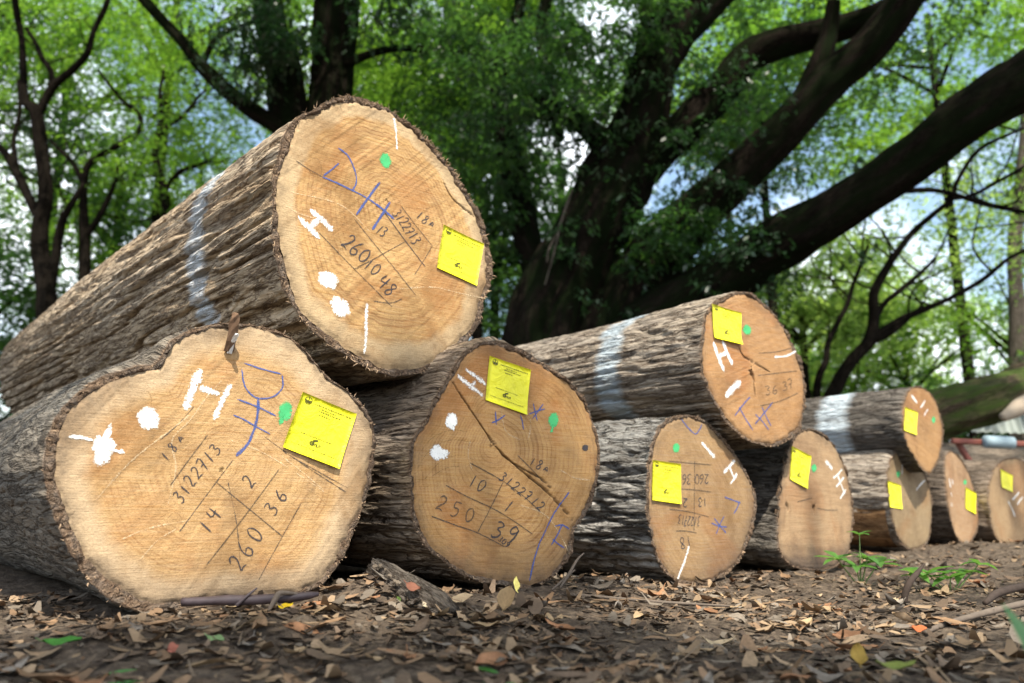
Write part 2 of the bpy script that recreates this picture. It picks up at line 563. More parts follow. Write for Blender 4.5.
GLYPH = {
    '0': [[(.28, 1), (.05, .75), (.05, .3), (.25, 0), (.5, .25), (.52, .7), (.3, 1)]],
    '1': [[(.32, 1), (.25, 0)]],
    '2': [[(.02, .78), (.22, 1), (.48, .85), (.42, .55), (.2, .25), (.02, .03), (.3, .1), (.58, 0)]],
    '3': [[(.05, .92), (.3, 1), (.5, .82), (.22, .56), (.48, .4), (.44, .12), (.15, 0), (0, .12)]],
    '4': [[(.12, 1), (.03, .5), (.58, .56)], [(.46, .98), (.38, 0)]],
    '5': [[(.5, 1), (.12, .97), (.08, .58), (.4, .6), (.52, .3), (.3, 0), (.02, .08)]],
    '6': [[(.45, 1), (.15, .65), (.04, .25), (.22, 0), (.48, .18), (.4, .46), (.08, .36)]],
    '7': [[(.02, .95), (.5, 1), (.22, 0)], [(.1, .5), (.46, .54)]],
    '8': [[(.45, .9), (.22, 1), (.08, .8), (.45, .35), (.4, .05), (.15, 0), (.06, .25), (.45, .75), (.45, .9)]],
    '9': [[(.48, .85), (.25, 1), (.05, .75), (.22, .52), (.48, .72), (.48, .9), (.44, .4), (.3, 0)]],
    'A': [[(.0, .05), (.28, .85), (.52, .05)], [(.1, .3), (.45, .34)]],
    ' ': [],
}

class LogEnd:
    pass

def make_log(name_label, group, outline, pith, Y, yaw, elev, length, wood, bark, bt=0.014, nth=320, ns=200, nr=60,
             ridge=(0.006, 55.0, 7.0), lump=0.010, taper=0.03, seed=1, cracks=(), cut_rough=0.0012, splinters=60, splen=0.010,
             round_to=0.55, rot_far=None, thick=(0.0, 0.0)):
    """a felled log: bark, sawn face.  outline / pith: the sawn face's edge and pith as seen along the camera's sight lines"""
    L = LogEnd()
    L.seed = seed
    a = np.array([-math.sin(yaw) * math.cos(elev), math.cos(yaw) * math.cos(elev), math.sin(elev)])
    n = -a
    P0 = at(pith[0], pith[1], Y)
    U = np.array([math.cos(yaw), math.sin(yaw), 0.0])
    Vv = np.cross(U, a)
    Vv = Vv if Vv[2] > 0 else -Vv
    L.P0, L.a, L.n, L.U, L.V, L.Y = P0, a, n, U, Vv, Y
    L.ppm = FPX / Y          # pixels per metre, roughly, at the face

    def uv(px):
        d = ray(*px)
        t = (n @ (P0 - CAM)) / (n @ d)
        p = CAM + d * t - P0
        return np.array([p @ U, p @ Vv])
    L.uv = uv
    O = np.array([uv(p) for p in outline])
    th0 = np.arctan2(O[:, 1], O[:, 0])
    r0 = np.hypot(O[:, 0], O[:, 1])
    k = np.argsort(th0)
    th0, r0 = th0[k], r0[k]
    th = np.linspace(-math.pi, math.pi, nth, endpoint=False)
    rth = np.interp(th, np.concatenate([th0 - 2 * math.pi, th0, th0 + 2 * math.pi]), np.tile(r0, 3))
    ker = np.exp(-0.5 * (np.arange(-4, 5) / 2.4) ** 2)
    ker /= ker.sum()
    rth = sum(w * np.roll(rth, s) for w, s in zip(ker, range(-4, 5)))
    Rm = math.sqrt((rth ** 2).mean())
    L.R = Rm
    L.th, L.rth = th, rth
    c, sn = np.cos(th), np.sin(th)
    # thickness of the bark as cut
    bth = bt * (1 + thick[0] * np.cos(th - thick[1]) + 0.22 * vnoise(c * Rm * 42, sn * Rm * 42, seed, seed + 7) + 0.12 * vnoise(c * Rm * 110, sn * Rm * 110, seed, seed + 8) + 0.35 * vnoise(c * 4, sn * 4, seed, seed) + 0.15 * vnoise(c * 16, sn * 16, seed, seed + 5))
    bth = np.maximum(bth * 0.72, 0.002)
    rin = rth - bth
    rth = rth + 0.0016 * vnoise(c * Rm * 60, sn * Rm * 60, 3, seed + 15) + 0.0012 * vnoise(c * Rm * 150, sn * Rm * 150, 3, seed + 16)

    ck = [(np.array([uv(p) for p in pts]), w, d) for pts, w, d in cracks]

    def cracks_at(u, v):
        h = np.zeros_like(u)
        m = np.zeros_like(u)
        for pts, w, dep in ck:
            wob = 0.35 * w * vnoise(u * 120, v * 120, 0, seed + 3)
            dmin = np.full(u.shape, 9.0)
            tt = np.zeros_like(u)
            N_ = len(pts) - 1
            for i in range(N_):
                A, B = pts[i], pts[i + 1]
                AB = B - A
                t = np.clip(((u - A[0]) * AB[0] + (v - A[1]) * AB[1]) / (AB @ AB), 0, 1)
                d = np.hypot(u - A[0] - t * AB[0], v - A[1] - t * AB[1])
                b = d < dmin
                dmin = np.where(b, d, dmin)
                tt = np.where(b, (i + t) / N_, tt)
            ww = w * (0.35 + 0.65 * np.sin(np.clip(tt, 0.02, 0.98) * math.pi) ** 0.6) + wob
            g = 1 - sstep(0.35, 1.0, dmin / np.maximum(ww, 1e-4))
            h = np.minimum(h, -dep * g)
            m = np.maximum(m, g)
        return h, m

    def height(u, v):
        h = 0.0010 * fbm(u * 9, v * 9, 0.3, seed, 3)
        # chain-saw passes: faint steps along one direction
        q = u * math.cos(0.5 + seed) + v * math.sin(0.5 + seed)
        h = h + cut_rough * 0.4 * (0.4 + np.abs(vnoise(u * 14, v * 14, 5, seed))) * vnoise(q * 230, (u - v) * 7, 0, seed + 9)
        return h + cracks_at(u, v)[0]
    L.height = height
    L.world = lambda u, v, h: P0 + np.multiply.outer(u, U) + np.multiply.outer(v, Vv) + np.multiply.outer(h, n)

    root = thing("cut_log", name_label, "log", P0 + a * 0.2, group)
    L.root = root
    # ---- sawn face
    f = np.linspace(0, 1, nr) ** 0.8
    f[0] = 0.004
    rr = f[:, None] * (rin + 0.0015)[None]
    u, v = rr * c[None], rr * sn[None]
    h = height(u, v)
    edge = sstep(0.965, 1.0, f)[:, None]
    h = h - edge * 0.002 * (1 + vnoise(c * 40, sn * 40, 1, seed))[None]
    V = L.world(u, v, h).reshape(-1, 3)
    ringc = np.repeat(f, nth)
    fuv = np.stack([u.ravel(), v.ravel(), np.zeros(u.size)], -1)
    rp = np.stack([(f[:, None] * c[None]).ravel() * 3, (f[:, None] * sn[None]).ravel() * 3, np.full(u.size, float(seed))], -1)
    V = np.vstack([V, L.world(np.array([0.]), np.array([0.]), height(np.zeros(1), np.zeros(1)))])
    ringc = np.append(ringc, 0)
    fuv = np.vstack([fuv, [0, 0, 0]])
    rp = np.vstack([rp, [0, 0, seed]])
    ckm = cracks_at(fuv[:, 0], fuv[:, 1])[1] if ck else np.zeros(len(V))
    F = [grid_faces(nr, nth, True), np.stack([np.full(nth, nr * nth), np.arange(nth), (np.arange(nth) + 1) % nth], -1)]
    face = build("sawn_face", V, F, wood, root, True, {'ring': ringc, 'fuv': fuv, 'ringpos': rp, 'crack': ckm})
    L.face = face
    # ---- bark: inner lip, rim, body, far end
    ns = int(ns * 0.8)
    t = np.linspace(0, 1, ns)
    s = length * t ** 1.35
    s[0] = 0
    mixf = round_to * sstep(0.0, 0.9, s)
    far = Rm * (1 - taper * s / length * 1.0)
    rb = rth[None] * (1 - mixf[:, None]) + far[:, None] * mixf[:, None]
    if rot_far:
        rb = rb * (1 + rot_far * sstep(0.2, 1.0, s / length))[:, None]
    amp, ft, fa = ridge
    X, Z_ = c[None] * Rm * ft, sn[None] * Rm * ft
    S = s[:, None] * fa
    wz = 0.10 * vnoise(c[None] * 3, sn[None] * 3, S * 0.5, seed + 21)
    n1 = vnoise(X + wz * 3, Z_ + wz * 3, S + seed, seed + 31)
    n2 = vnoise(X * 2.1 + wz * 4, Z_ * 2.1, S * 2.3, seed + 37)
    n3 = vnoise(X * 5.5, Z_ * 5.5, S * 9.0, seed + 41)
    fis = 1 - sstep(0.02, 0.17, np.abs(n1))
    fis2 = 1 - sstep(0.0, 0.22, np.abs(n2))
    plate = vnoise(X * 0.55, Z_ * 0.55, S * 1.4, seed + 51)
    dr = -amp * (0.95 * fis + 0.4 * fis2) + 0.35 * amp * plate + 0.22 * amp * n3
    dr = dr + lump * fbm(c[None] * 1.6, sn[None] * 1.6, s[:, None] * 2.2, seed + 61, 2)
    dr = dr + 0.10 * amp * vnoise(X * 13, Z_ * 13, S * 30, seed + 71)
    dr = dr * sstep(-0.004, 0.02, s)[:, None]
    rb = rb + dr
    jit = 0.0035 * vnoise(c * Rm * 160, sn * Rm * 160, 0, seed + 81) + 0.003 * vnoise(c * Rm * 50, sn * Rm * 50, 2, seed + 82)
    rows_u, rows_v, rows_h, rows_s = [], [], [], []
    rim = []
    for fr, hh in ((-0.004, -0.012), (0.0, -0.003), (0.3, 0.0), (0.55, 0.0), (0.85, 0.0)):
        r_ = rin + bth * fr if fr < 0 else rin + (rb[0] - rin) * fr
        rows_u.append(r_ * c)
        rows_v.append(r_ * sn)
        rows_h.append(hh + (jit * 0.9 + 0.0022 * vnoise(c * Rm * 210, sn * Rm * 210, fr * 9, seed + 83)) * (0.2 if fr <= 0 else 1.0))
        rows_s.append(np.zeros(nth))
        rim.append(1.0)
    for i in range(ns):
        rim.append(max(0.0, 1 - s[i] / 0.006))
        rows_u.append(rb[i] * c)
        rows_v.append(rb[i] * sn)
        rows_h.append(np.full(nth, -s[i]) + (jit if i == 0 else jit * max(0, 1 - s[i] / 0.02)))
        rows_s.append(np.full(nth, s[i]))
    Uo, Vo, Ho, So = map(np.array, (rows_u, rows_v, rows_h, rows_s))
    V = L.world(Uo.ravel(), Vo.ravel(), Ho.ravel())
    bk = np.stack([np.broadcast_to(c * Rm, Uo.shape), np.broadcast_to(sn * Rm, Uo.shape), So * 0.15], -1)
    bk[:5, :, 0], bk[:5, :, 1], bk[:5, :, 2] = Uo[:5], Vo[:5], Ho[:5] * 2
    bk = bk.reshape(-1, 3)
    m = len(Uo)
    F = [grid_faces(m, nth, True)[:, ::-1]]
    build("bark", V, F, bark, root, True, {'bk': bk, 'along': So.ravel(), 'rim': np.repeat(np.array(rim), nth)})
    # far sawn face
    ru, rv = rb[-1] * c, rb[-1] * sn
    Vf = np.vstack([L.world(ru, rv, np.full(nth, -s[-1])), L.world(np.zeros(1), np.zeros(1), np.full(1, -s[-1]))])
    Ff = np.stack([np.full(nth, nth), (np.arange(nth) + 1) % nth, np.arange(nth)], -1)
    build("far_sawn_face", Vf, Ff[:, ::-1], wood, root, False, {'ring': np.append(np.ones(nth) * .9, 0), 'fuv': np.vstack([np.stack([ru, rv, ru * 0], -1), [0, 0, 0]])})
    # torn fibres standing off the rim: one joined fringe
    rg = np.random.default_rng(seed * 7 + 1)
    parts = []
    for i in range(int(splinters * 1.7)):
        j = rg.integers(nth)
        q = rg.uniform(0.2, 1.05)
        r_ = rin[j] + (rth[j] - rin[j]) * q
        b = L.world(np.array([r_ * c[j]]), np.array([r_ * sn[j]]), np.array([-0.003]))[0]
        ro = U * c[j] + Vv * sn[j]
        tn = -U * sn[j] + Vv * c[j]
        ln = 0.6 * splen * rg.uniform(0.2, 1.0) ** 2.2 + 0.0015
        w = rg.uniform(0.0004, 0.0016)
        d = n * rg.uniform(0.2, 1.0) + ro * rg.uniform(-0.1, 0.9) + tn * rg.normal(0, 1.1)
        d /= np.linalg.norm(d)
        bend = (ro * rg.normal(0, .4) + tn * rg.normal(0, .5)) * ln
        e1, e2 = tn * w, np.cross(d, tn) * w * 0.5
        p1 = b + d * ln * 0.6
        p2 = b + d * ln + bend * 0.6
        Vs = np.array([b + e1, b - e1, b + e2, p1 + e1 * .7, p1 - e1 * .7, p1 + e2, p2])
        Fs = np.array([[0, 1, 4], [0, 4, 3], [1, 2, 5], [1, 5, 4], [2, 0, 3], [2, 3, 5], [3, 4, 6], [4, 5, 6], [5, 3, 6]])
        parts.append((Vs, Fs))
    if parts:
        V, F = merge(parts)
        o = build("torn_fibres", V, F, M_SPLINTER, root, False)
        o['kind'] = 'stuff'
    return L

def smooth_line(P, closed=False, n=6):
    P = np.asarray(P, float)
    return catmull(P, n) if len(P) > 2 else np.linspace(P[0], P[1], 9)

EDGE = []
def ribbon_geo(L, pts_uv, w, lift=0.0006, jit=0.25, seed=0, taper=True):
    P = smooth_line(pts_uv)
    # resample about every 3 mm
    d = np.concatenate([[0], np.cumsum(np.hypot(*np.diff(P, axis=0).T))])
    m = max(4, int(d[-1] / 0.003))
    tt = np.linspace(0, d[-1], m)
    P = np.stack([np.interp(tt, d, P[:, 0]), np.interp(tt, d, P[:, 1])], -1)
    T = np.gradient(P, axis=0)
    T /= np.hypot(T[:, 0], T[:, 1])[:, None] + 1e-9
    N = np.stack([-T[:, 1], T[:, 0]], -1)
    ww = w * 0.5 * (1 + jit * vnoise(tt * 300, seed * 3.7, 0, seed) + jit * 0.7 * vnoise(tt * 90, seed * 1.7, 1, seed))
    if taper:
        ww = ww * np.clip(np.minimum(tt, d[-1] - tt) / max(w, 1e-4) + 0.45, 0, 1)
    A, B = P + N * ww[:, None], P - N * ww[:, None]
    Q = np.stack([A, P, B], 1).reshape(-1, 2)
    h = np.maximum(L.height(Q[:, 0], Q[:, 1]), -0.0012) + lift
    e = np.tile([1.0, 0.0, 1.0], (m, 1)); e[0] = 1; e[-1] = 1
    EDGE.append(e.ravel())
    return L.world(Q[:, 0], Q[:, 1], h), grid_faces(m, 3)

_mk = [0]
JOINED = ('serial_number', 'pen_number', 'stamped_number')
def strokes(L, name, lines, wpx, mat, lift=0.0006, jit=0.25, pix=True, taper=True):
    """one flat mark made of several strokes; lines in image points of the photograph's view"""
    if len(lines) > 1 and name not in JOINED:
        return [strokes(L, name, [l], wpx, mat, lift, jit, pix, taper) for l in lines]
    parts = []
    for l in lines:
        _mk[0] += 1
        P = np.array([L.uv(p) for p in l]) if pix else np.asarray(l)
        parts.append(ribbon_geo(L, P, wpx * (0.85 if mat in (M_PEN, M_PEN_FAINT, M_GROOVE) else 1.25 if mat in (M_WHITE, M_WHITE_THIN) else 1) / L.ppm, lift, jit, _mk[0], taper))
    V, F = merge(parts)
    e = np.concatenate(EDGE)
    EDGE.clear()
    return build(name, V, F, mat, L.root, True, {'edge': e})

def blob(L, name, center, rx, ry, ang, mat, rough=0.25, lift=0.0005, tail=None):
    _mk[0] += 1
    m = 40
    th = np.linspace(0, 2 * math.pi, m, endpoint=False)
    r = 1 + rough * fbm(np.cos(th) * 1.7 + _mk[0], np.sin(th) * 1.7, 0, _mk[0], 3)
    pts = []
    rings = ((0.6, 0.0), (0.9, 0.35), (1.2, 1.0))
    for f, e in rings:
        x, y = rx * r * f * np.cos(th), ry * r * f * np.sin(th)
        ca, sa = math.cos(ang), math.sin(ang)
        pts += [(center[0] + ca * a - sa * b, center[1] + sa * a + ca * b) for a, b in zip(x, y)]
    pts.append(center)
    Q = np.array([L.uv(p) for p in pts])
    V = L.world(Q[:, 0], Q[:, 1], np.maximum(L.height(Q[:, 0], Q[:, 1]), -0.001) + lift)
    i = np.arange(m)
    F = [np.vstack([np.stack([q * m + i, q * m + (i + 1) % m, (q + 1) * m + (i + 1) % m, (q + 1) * m + i], -1) for q in (0, 1)]),
         np.stack([np.full(m, 3 * m), (i + 1) % m, i], -1)]
    parts = [(V, F)]
    EDGE.append(np.concatenate([np.full(m, e) for f, e in rings] + [[0.0]]))
    for tl in tail or ():
        P = np.array([L.uv(p) for p in tl[0]])
        parts.append(ribbon_geo(L, P, tl[1] * 1.2 / L.ppm, lift + 0.0002, 0.4, _mk[0]))
    V, F = merge(parts)
    e = np.concatenate(EDGE)
    EDGE.clear()
    return build(name, V, F, mat, L.root, True, {'edge': e})

def text_lines(txt, p0, p1, hpx):
    """handwritten strokes from p0 to p1 in view points, letters hpx tall"""
    p0, p1 = np.array(p0, float), np.array(p1, float)
    d = p1 - p0
    ln = np.hypot(*d)
    d /= ln
    up = np.array([d[1], -d[0]])
    adv = ln / len(txt)
    out = []
    rg = random.Random(sum(map(ord, txt)) * 131 + int(p0[0]) * 7)
    for i, ch in enumerate(txt):
        o = p0 + d * (adv * (i + 0.12)) + up * rg.uniform(-.06, .06) * hpx
        sc = hpx * rg.uniform(.92, 1.08) * (0.72 if ch == 'A' else 1)
        sl = rg.uniform(.0, .14)
        for st in GLYPH[ch]:
            out.append([tuple(o + d * min(adv * 1.5, hpx * .95) * (x + sl * y + rg.uniform(-.03, .03)) + up * sc * y) for x, y in st])
    return out

def make_tag(L, corners, curl=0.006, seed=0, detail=True, flap=0.0):
    """stapled yellow paper tag with its printing; corners: TL TR BR BL"""
    C = [L.uv(p) for p in corners]
    m = 12
    a, b = np.meshgrid(np.linspace(0, 1, m), np.linspace(0, 1, m))      # a across, b down
    def pos(a, b):
        a, b = np.asarray(a, float), np.asarray(b, float)
        uvp = (np.multiply.outer((1 - a) * (1 - b), C[0]) + np.multiply.outer(a * (1 - b), C[1])
               + np.multiply.outer(a * b, C[2]) + np.multiply.outer((1 - a) * b, C[3]))
        hh = 0.0022 + curl * (0.25 * (a - 0.5) ** 2 + np.clip(b - 0.62, 0, 1) ** 2 * 4.0 * (0.35 + 0.65 * a if seed % 2 else 1 - 0.65 * a)
                              + 0.35 * np.clip(a - 0.75, 0, 1) * (1 - b)) + 0.0006 * np.sin(a * 5 + seed) * np.sin(b * 4 + seed)
        return uvp, hh
    uvp, hh = pos(a.ravel(), b.ravel())
    # notched lower edge where the sheet was torn off
    V1 = L.world(uvp[:, 0], uvp[:, 1], hh)
    V2 = L.world(uvp[:, 0], uvp[:, 1], hh - 0.0005)
    F1 = grid_faces(m, m)
    bd = np.concatenate([np.arange(m), np.arange(1, m) * m + m - 1, (m * m - 2) - np.arange(m - 1), (np.arange(m - 2, 0, -1)) * m])
    nb = len(bd)
    side = np.stack([bd, np.roll(bd, -1), np.roll(bd, -1) + m * m, bd + m * m], -1)
    t = build("paper_tag", np.vstack([V1, V2]), [np.vstack([F1, F1[:, ::-1] + m * m, side])], M_TAG, L.root, True)
    if not detail:
        return t
    lift = 0.0006
    def quad_strip(a0, b0, a1, b1, w, nseg=None):
        """printed bar from (a0,b0) to (a1,b1) on the sheet, w = thickness across"""
        k = nseg or 6
        tt = np.linspace(0, 1, k)
        aa, bb = a0 + (a1 - a0) * tt, b0 + (b1 - b0) * tt
        dx, dy = a1 - a0, b1 - b0
        ll = math.hypot(dx, dy) + 1e-9
        nx, ny = -dy / ll * w / 2, dx / ll * w / 2
        ua, ha = pos(np.concatenate([aa + nx, aa - nx]), np.concatenate([bb + ny, bb - ny]))
        Vq = L.world(ua[:, 0], ua[:, 1], ha + lift)
        i = np.arange(k - 1)
        return Vq, np.stack([i, i + 1, k + i + 1, k + i], -1)
    rg = random.Random(seed)
    # small lines of print, broken into word-like runs
    fine = []
    for (a0, a1, bb, w) in ((0.26, 0.93, 0.115, 0.020), (0.40, 0.66, 0.165, 0.016), (0.36, 0.76, 0.205, 0.020), (0.38, 0.58, 0.265, 0.020),
                            (0.20, 0.74, 0.655, 0.016), (0.10, 0.90, 0.865, 0.012)):
        x = a0
        while x < a1:
            wl = rg.uniform(0.012, 0.05)
            fine.append(quad_strip(x, bb, min(x + wl, a1), bb, w * rg.uniform(.7, 1.1), 3))
            x += wl + rg.uniform(0.006, 0.016)
    V, F = merge(fine)
    build("printed_text", V, F, M_TAGPALE, t)
    # round crest: ring, spire, spread foot
    em = []
    cx, cy, r = 0.135, 0.105, 0.062
    for i in range(14):
        t0, t1 = i / 14 * 2 * math.pi, (i + 1) / 14 * 2 * math.pi
        em.append(quad_strip(cx + r * math.sin(t0), cy - r * math.cos(t0), cx + r * math.sin(t1), cy - r * math.cos(t1), 0.010, 2))
    em.append(quad_strip(cx, cy - r * 1.15, cx, cy + r * .5, 0.013, 3))
    for q in (-1, 1):
        for kk in range(3):
            em.append(quad_strip(cx + q * 0.004, cy + r * (.1 + .28 * kk), cx + q * r * (.95 - .18 * kk), cy + r * (-.05 + .3 * kk), 0.016, 3))
    V, F = merge(em)
    build("crest", V, F, M_TAGINK, t)
    # leaf logo near the foot of the sheet
    lg = []
    lx, ly = 0.475, 0.765
    for i in range(12):
        t0, t1 = i / 12 * 2 * math.pi, (i + 1) / 12 * 2 * math.pi
        lg.append(quad_strip(lx - .05 + .034 * math.sin(t0), ly - .03 * math.cos(t0), lx - .05 + .034 * math.sin(t1), ly - .03 * math.cos(t1), 0.022, 2))
    lg.append(quad_strip(lx - .045, ly - .045, lx + .035, ly - .075, 0.034, 4))
    lg.append(quad_strip(lx - .06, ly, lx - .03, ly, 0.02, 2))
    for i in range(3):
        x = lx + .005 + i * .034
        lg.append(quad_strip(x, ly - .012, x, ly + .03, 0.011, 2))
        lg.append(quad_strip(x, ly + (.03 if i % 2 else -.008), x + .024, ly + (.03 if i % 2 else -.008), 0.010, 2))
        if i != 1:
            lg.append(quad_strip(x + .024, ly - .012, x + .024, ly + .03, 0.011, 2))
    V, F = merge(lg)
    build("leaf_logo", V, F, M_TAGINK, t)
    return t

# ------------------------------------------------------------------ the logs
GRP = "felled logs stacked in a row on the ground"
TAN, DEEP, SAP = (0.42, 0.255, 0.105), (0.31, 0.165, 0.058), (0.56, 0.43, 0.29)
BK_G = ((0.31, 0.235, 0.165), (0.54, 0.44, 0.325), (0.50, 0.36, 0.22))
Y40 = rad(40)
PX = lambda s: [tuple(float(v) for v in p.split(',')) for p in s.split()]

# --- A: nearest, heart-shaped, on the ground
A = make_log("heart-shaped log end on the ground under the top log, a splinter standing on its rim", GRP,
    PX("155,366 158,368 161,362 163,351 171,341 182,334 193,329 208,325 224,323.5 241,323.5 262,326 280,331 296,341 308,353 319,367 328,378 340,386 351,393 365,409 376,429 377,443 375,457 372,474 367.5,491 363,508 356,524 349,545 339,564 330,577 320,586 300,594 280,599 250,603 224,606 185,609 160,611 137,611 124,607 112,600 97,588 84,575 73,558 64.5,541 57,522 50.5,502 46,485 44.5,468 45.5,452 48,440 53,425 59,412 68,402 78.5,393 92,384 106,376 122,371 137,366 148,364"),
    (222, 470), 1.05, Y40, 0.0, 2.6,
    mat_wood("sawn_wood_pale", TAN, DEEP, (0.44, 0.325, 0.20), 0.82, 0.55, 0.75, 0.0, (-0.19, -0.10, 0.75, 0.0)),
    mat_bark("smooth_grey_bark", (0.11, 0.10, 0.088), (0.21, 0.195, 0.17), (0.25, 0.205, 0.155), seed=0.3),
    bt=0.012, thick=(0.45, -2.5), ridge=(0.0022, 42.0, 10.0), lump=0.012, seed=2, round_to=0.45, splinters=260, splen=0.012, nr=80, taper=0.12)
strokes(A, "stamped_number", text_lines("18A", (167, 463), (187, 434), 10), 1.6, M_PEN)
strokes(A, "pen_line", [PX("170,486 188,461 208,434")], 1.3, M_PEN_FAINT)
strokes(A, "serial_number", text_lines("3122713", (181, 505), (223, 449), 13), 1.7, M_PEN)
strokes(A, "pen_line", [PX("179,532 205,497 233,460")], 1.3, M_PEN_FAINT)
strokes(A, "pen_line", [PX("206,565 243,518 279,469")], 1.3, M_PEN_FAINT)
strokes(A, "pen_line", [PX("215,481 248,508 282,536")], 1.2, M_PEN_FAINT)
strokes(A, "pen_line", [PX("258,581 282,537 302,502")], 1.1, M_PEN_FAINT)
strokes(A, "pen_number", text_lines("14", (209, 537), (226, 511), 15), 1.8, M_PEN)
strokes(A, "pen_number", text_lines("2", (250, 490), (259, 477), 15), 1.8, M_PEN)
strokes(A, "pen_number", text_lines("36", (274, 518), (292, 491), 15), 1.8, M_PEN)
strokes(A, "pen_number", text_lines("260", (241, 574), (266, 530), 17), 1.8, M_PEN)
strokes(A, "crayon_drawing", [PX("244,363 262,369 281,374"), PX("242,369 243,380 247,390 257,398 272,397 282,388 282,375"),
        PX("237,399 258,407 276,416"), PX("233,415 243,419 255,426 270,434")], 1.7, M_BLUE)
strokes(A, "crayon_drawing", [PX("258,398 258,410 256,423 252,435 247,445 236,456")], 3.0, M_BLUE)
blob(A, "green_paint_dot", (285, 411), 5.5, 8.5, 0.15, M_GREEN, 0.12, tail=[(PX("283,416 281,422 280,425"), 5)])
strokes(A, "white_letter", [PX("200.5,369 192,390 185,410")], 7.5, M_WHITE, 0.0005, 0.22)
strokes(A, "white_letter", [PX("199,387 210,391 220,394"), PX("231,384 222,401 214,420")], 5.5, M_WHITE, 0.0005, 0.35)
blob(A, "white_paint_dot", (149, 419), 10, 10.5, 0.3, M_WHITE, 0.16)
blob(A, "white_paint_dot", (103, 445), 10.5, 15, 0.35, M_WHITE, 0.30, tail=[(PX("110,449 118,451 125,452"), 3.0), (PX("95,441 84,438 68,436"), 2.5)])
strokes(A, "saw_step", [PX("168,505 176,468 172,440 190,420 206,398 222,380"), PX("96,500 130,462 168,432 190,415")], 1.6, M_SCRATCH, 0.0005, 0.7)
strokes(A, "saw_step", [PX("230,440 262,452 292,470 325,492"), PX("140,560 158,540 178,528"), PX("280,455 300,470 324,490"), PX("120,540 150,528 190,520")], 1.3, M_SCRATCH, 0.0005, 0.7)
strokes(A, "drying_check", [PX("264,436 290,455 318,474 346,492"), PX("284,452 312,468 348,488"), PX("196,404 178,424 160,440"), PX("228,482 236,520 240,560")], 1.1, M_PEN_FAINT, 0.0005, 0.8)
strokes(A, "hammer_stamp", [PX("140,392 147,391 151,397 151,407"), PX("128,408 138,416"), PX("168,389 174,398 182,393"), PX("152,446 160,452 158,460"),
        PX("166,520 175,512 182,520 176,530 168,526"), PX("150,540 156,532 165,532"), PX("225,452 232,446 238,452"), PX("222,474 230,476 234,468"),
        PX("308,490 318,496 326,505 316,503 306,495"), PX("262,378 266,374 270,384 266,390 261,384")], 1.1, M_GROOVE, 0.0004, 0.5)
make_tag(A, PX("302,392 356,414 338,469 282,447"), 0.004, 1)

# --- B: lying on top
B = make_log("large log lying on top of two others, grey paint band round its ridged bark", GRP,
    PX("342,96 330,99 317,107 305,113 294,118.6 287,128 283,139 279,152 276,166 273.5,182 272.7,198 272,214 272,230 273,244 276,257 279,270 283,284 288,298 294.5,311 304,322 315,334 327,343 340,352 356,362 371.6,370 385,375 399,377 413,375 426,370 441,363 453,354.5 464,345 473.7,334 480,318 485,302 490,287 492,270.6 491.5,255 488.6,239 484,225 478,211.6 470,197 462,184 454,170 444,159 434,146 421.5,134.5 409,123 396.5,114 384,106 371.6,100.4 357,96.5"),
    (387, 200), 1.238, rad(41), rad(0.4), 2.3,
    mat_wood("sawn_wood_amber", (0.42, 0.25, 0.095), (0.29, 0.148, 0.048), (0.45, 0.33, 0.19), 0.87, 1.0, 0.5, 3.1),
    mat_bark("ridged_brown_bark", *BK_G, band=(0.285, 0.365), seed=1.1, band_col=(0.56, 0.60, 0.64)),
    bt=0.016, ridge=(0.0110, 46.0, 2.0), lump=0.005, seed=5, splinters=620, splen=0.019, taper=0.14, nr=110, nth=400, ns=240, cut_rough=0.0014,
    cracks=[(PX("444,183 449,193 454,200 466,210 480,220"), 0.0018, 0.004)])
strokes(B, "crayon_mark", [PX("323,176 331,170 339,163"), PX("322,177 345,187 367,198"), PX("338,148 348,156 355,172 356,183 352,191")], 1.8, M_BLUE)
strokes(B, "crayon_mark", [PX("380,182 368,198 356,215"), PX("390,202 381,216 372,230"), PX("367,198 381,208 394,219")], 2.6, M_BLUE)
strokes(B, "pen_line", [PX("295,160 308,169 322,177")], 1.0, M_PEN_FAINT)
blob(B, "green_paint_dot", (385.5, 160), 4.6, 7, -0.25, M_GREEN, 0.12)
strokes(B, "white_line", [PX("394,117 396,133 397,150")], 2.6, M_WHITE_THIN, 0.0007, 0.4)
strokes(B, "stamped_number", text_lines("18A", (414, 217), (433, 229), 9), 1.5, M_PEN)
strokes(B, "pen_line", [PX("401,206 416,226 432,246"), PX("432,246 425,258 414,275")], 1.1, M_PEN_FAINT)
strokes(B, "serial_number", text_lines("3122713", (391, 213), (413, 245), 10), 1.5, M_PEN)
strokes(B, "pen_line", [PX("382,209 403,238 425,267")], 1.3, M_PEN)
strokes(B, "pen_number", text_lines("13", (374, 232), (382, 238), 10), 1.5, M_PEN)
strokes(B, "pen_line", [PX("406,241 388,251 370,261 354,269")], 1.2, M_PEN_FAINT)
strokes(B, "pen_line", [PX("318,232 355,270 392,307"), PX("354,219 370,239 393,267 416,296"), PX("373,301 390,303 402,299")], 1.2, M_PEN_FAINT)
strokes(B, "pen_number", text_lines("260", (339, 244), (364, 264), 15), 1.9, M_PEN)
strokes(B, "pen_number", text_lines("10", (361, 266), (374, 277), 13), 1.6, M_PEN)
strokes(B, "pen_number", text_lines("48", (375, 284), (390, 297), 14), 1.9, M_PEN)
strokes(B, "white_letter", [PX("297,216 309,228 320,239"), PX("309,209 321,219 333,231"), PX("309,228 314,223 320,218")], 5.5, M_WHITE, 0.0005, 0.25)
blob(B, "white_paint_dot", (328, 280), 10, 7.5, 0.6, M_WHITE, 0.14)
blob(B, "white_paint_dot", (340, 307), 7, 10.5, -0.6, M_WHITE, 0.14)
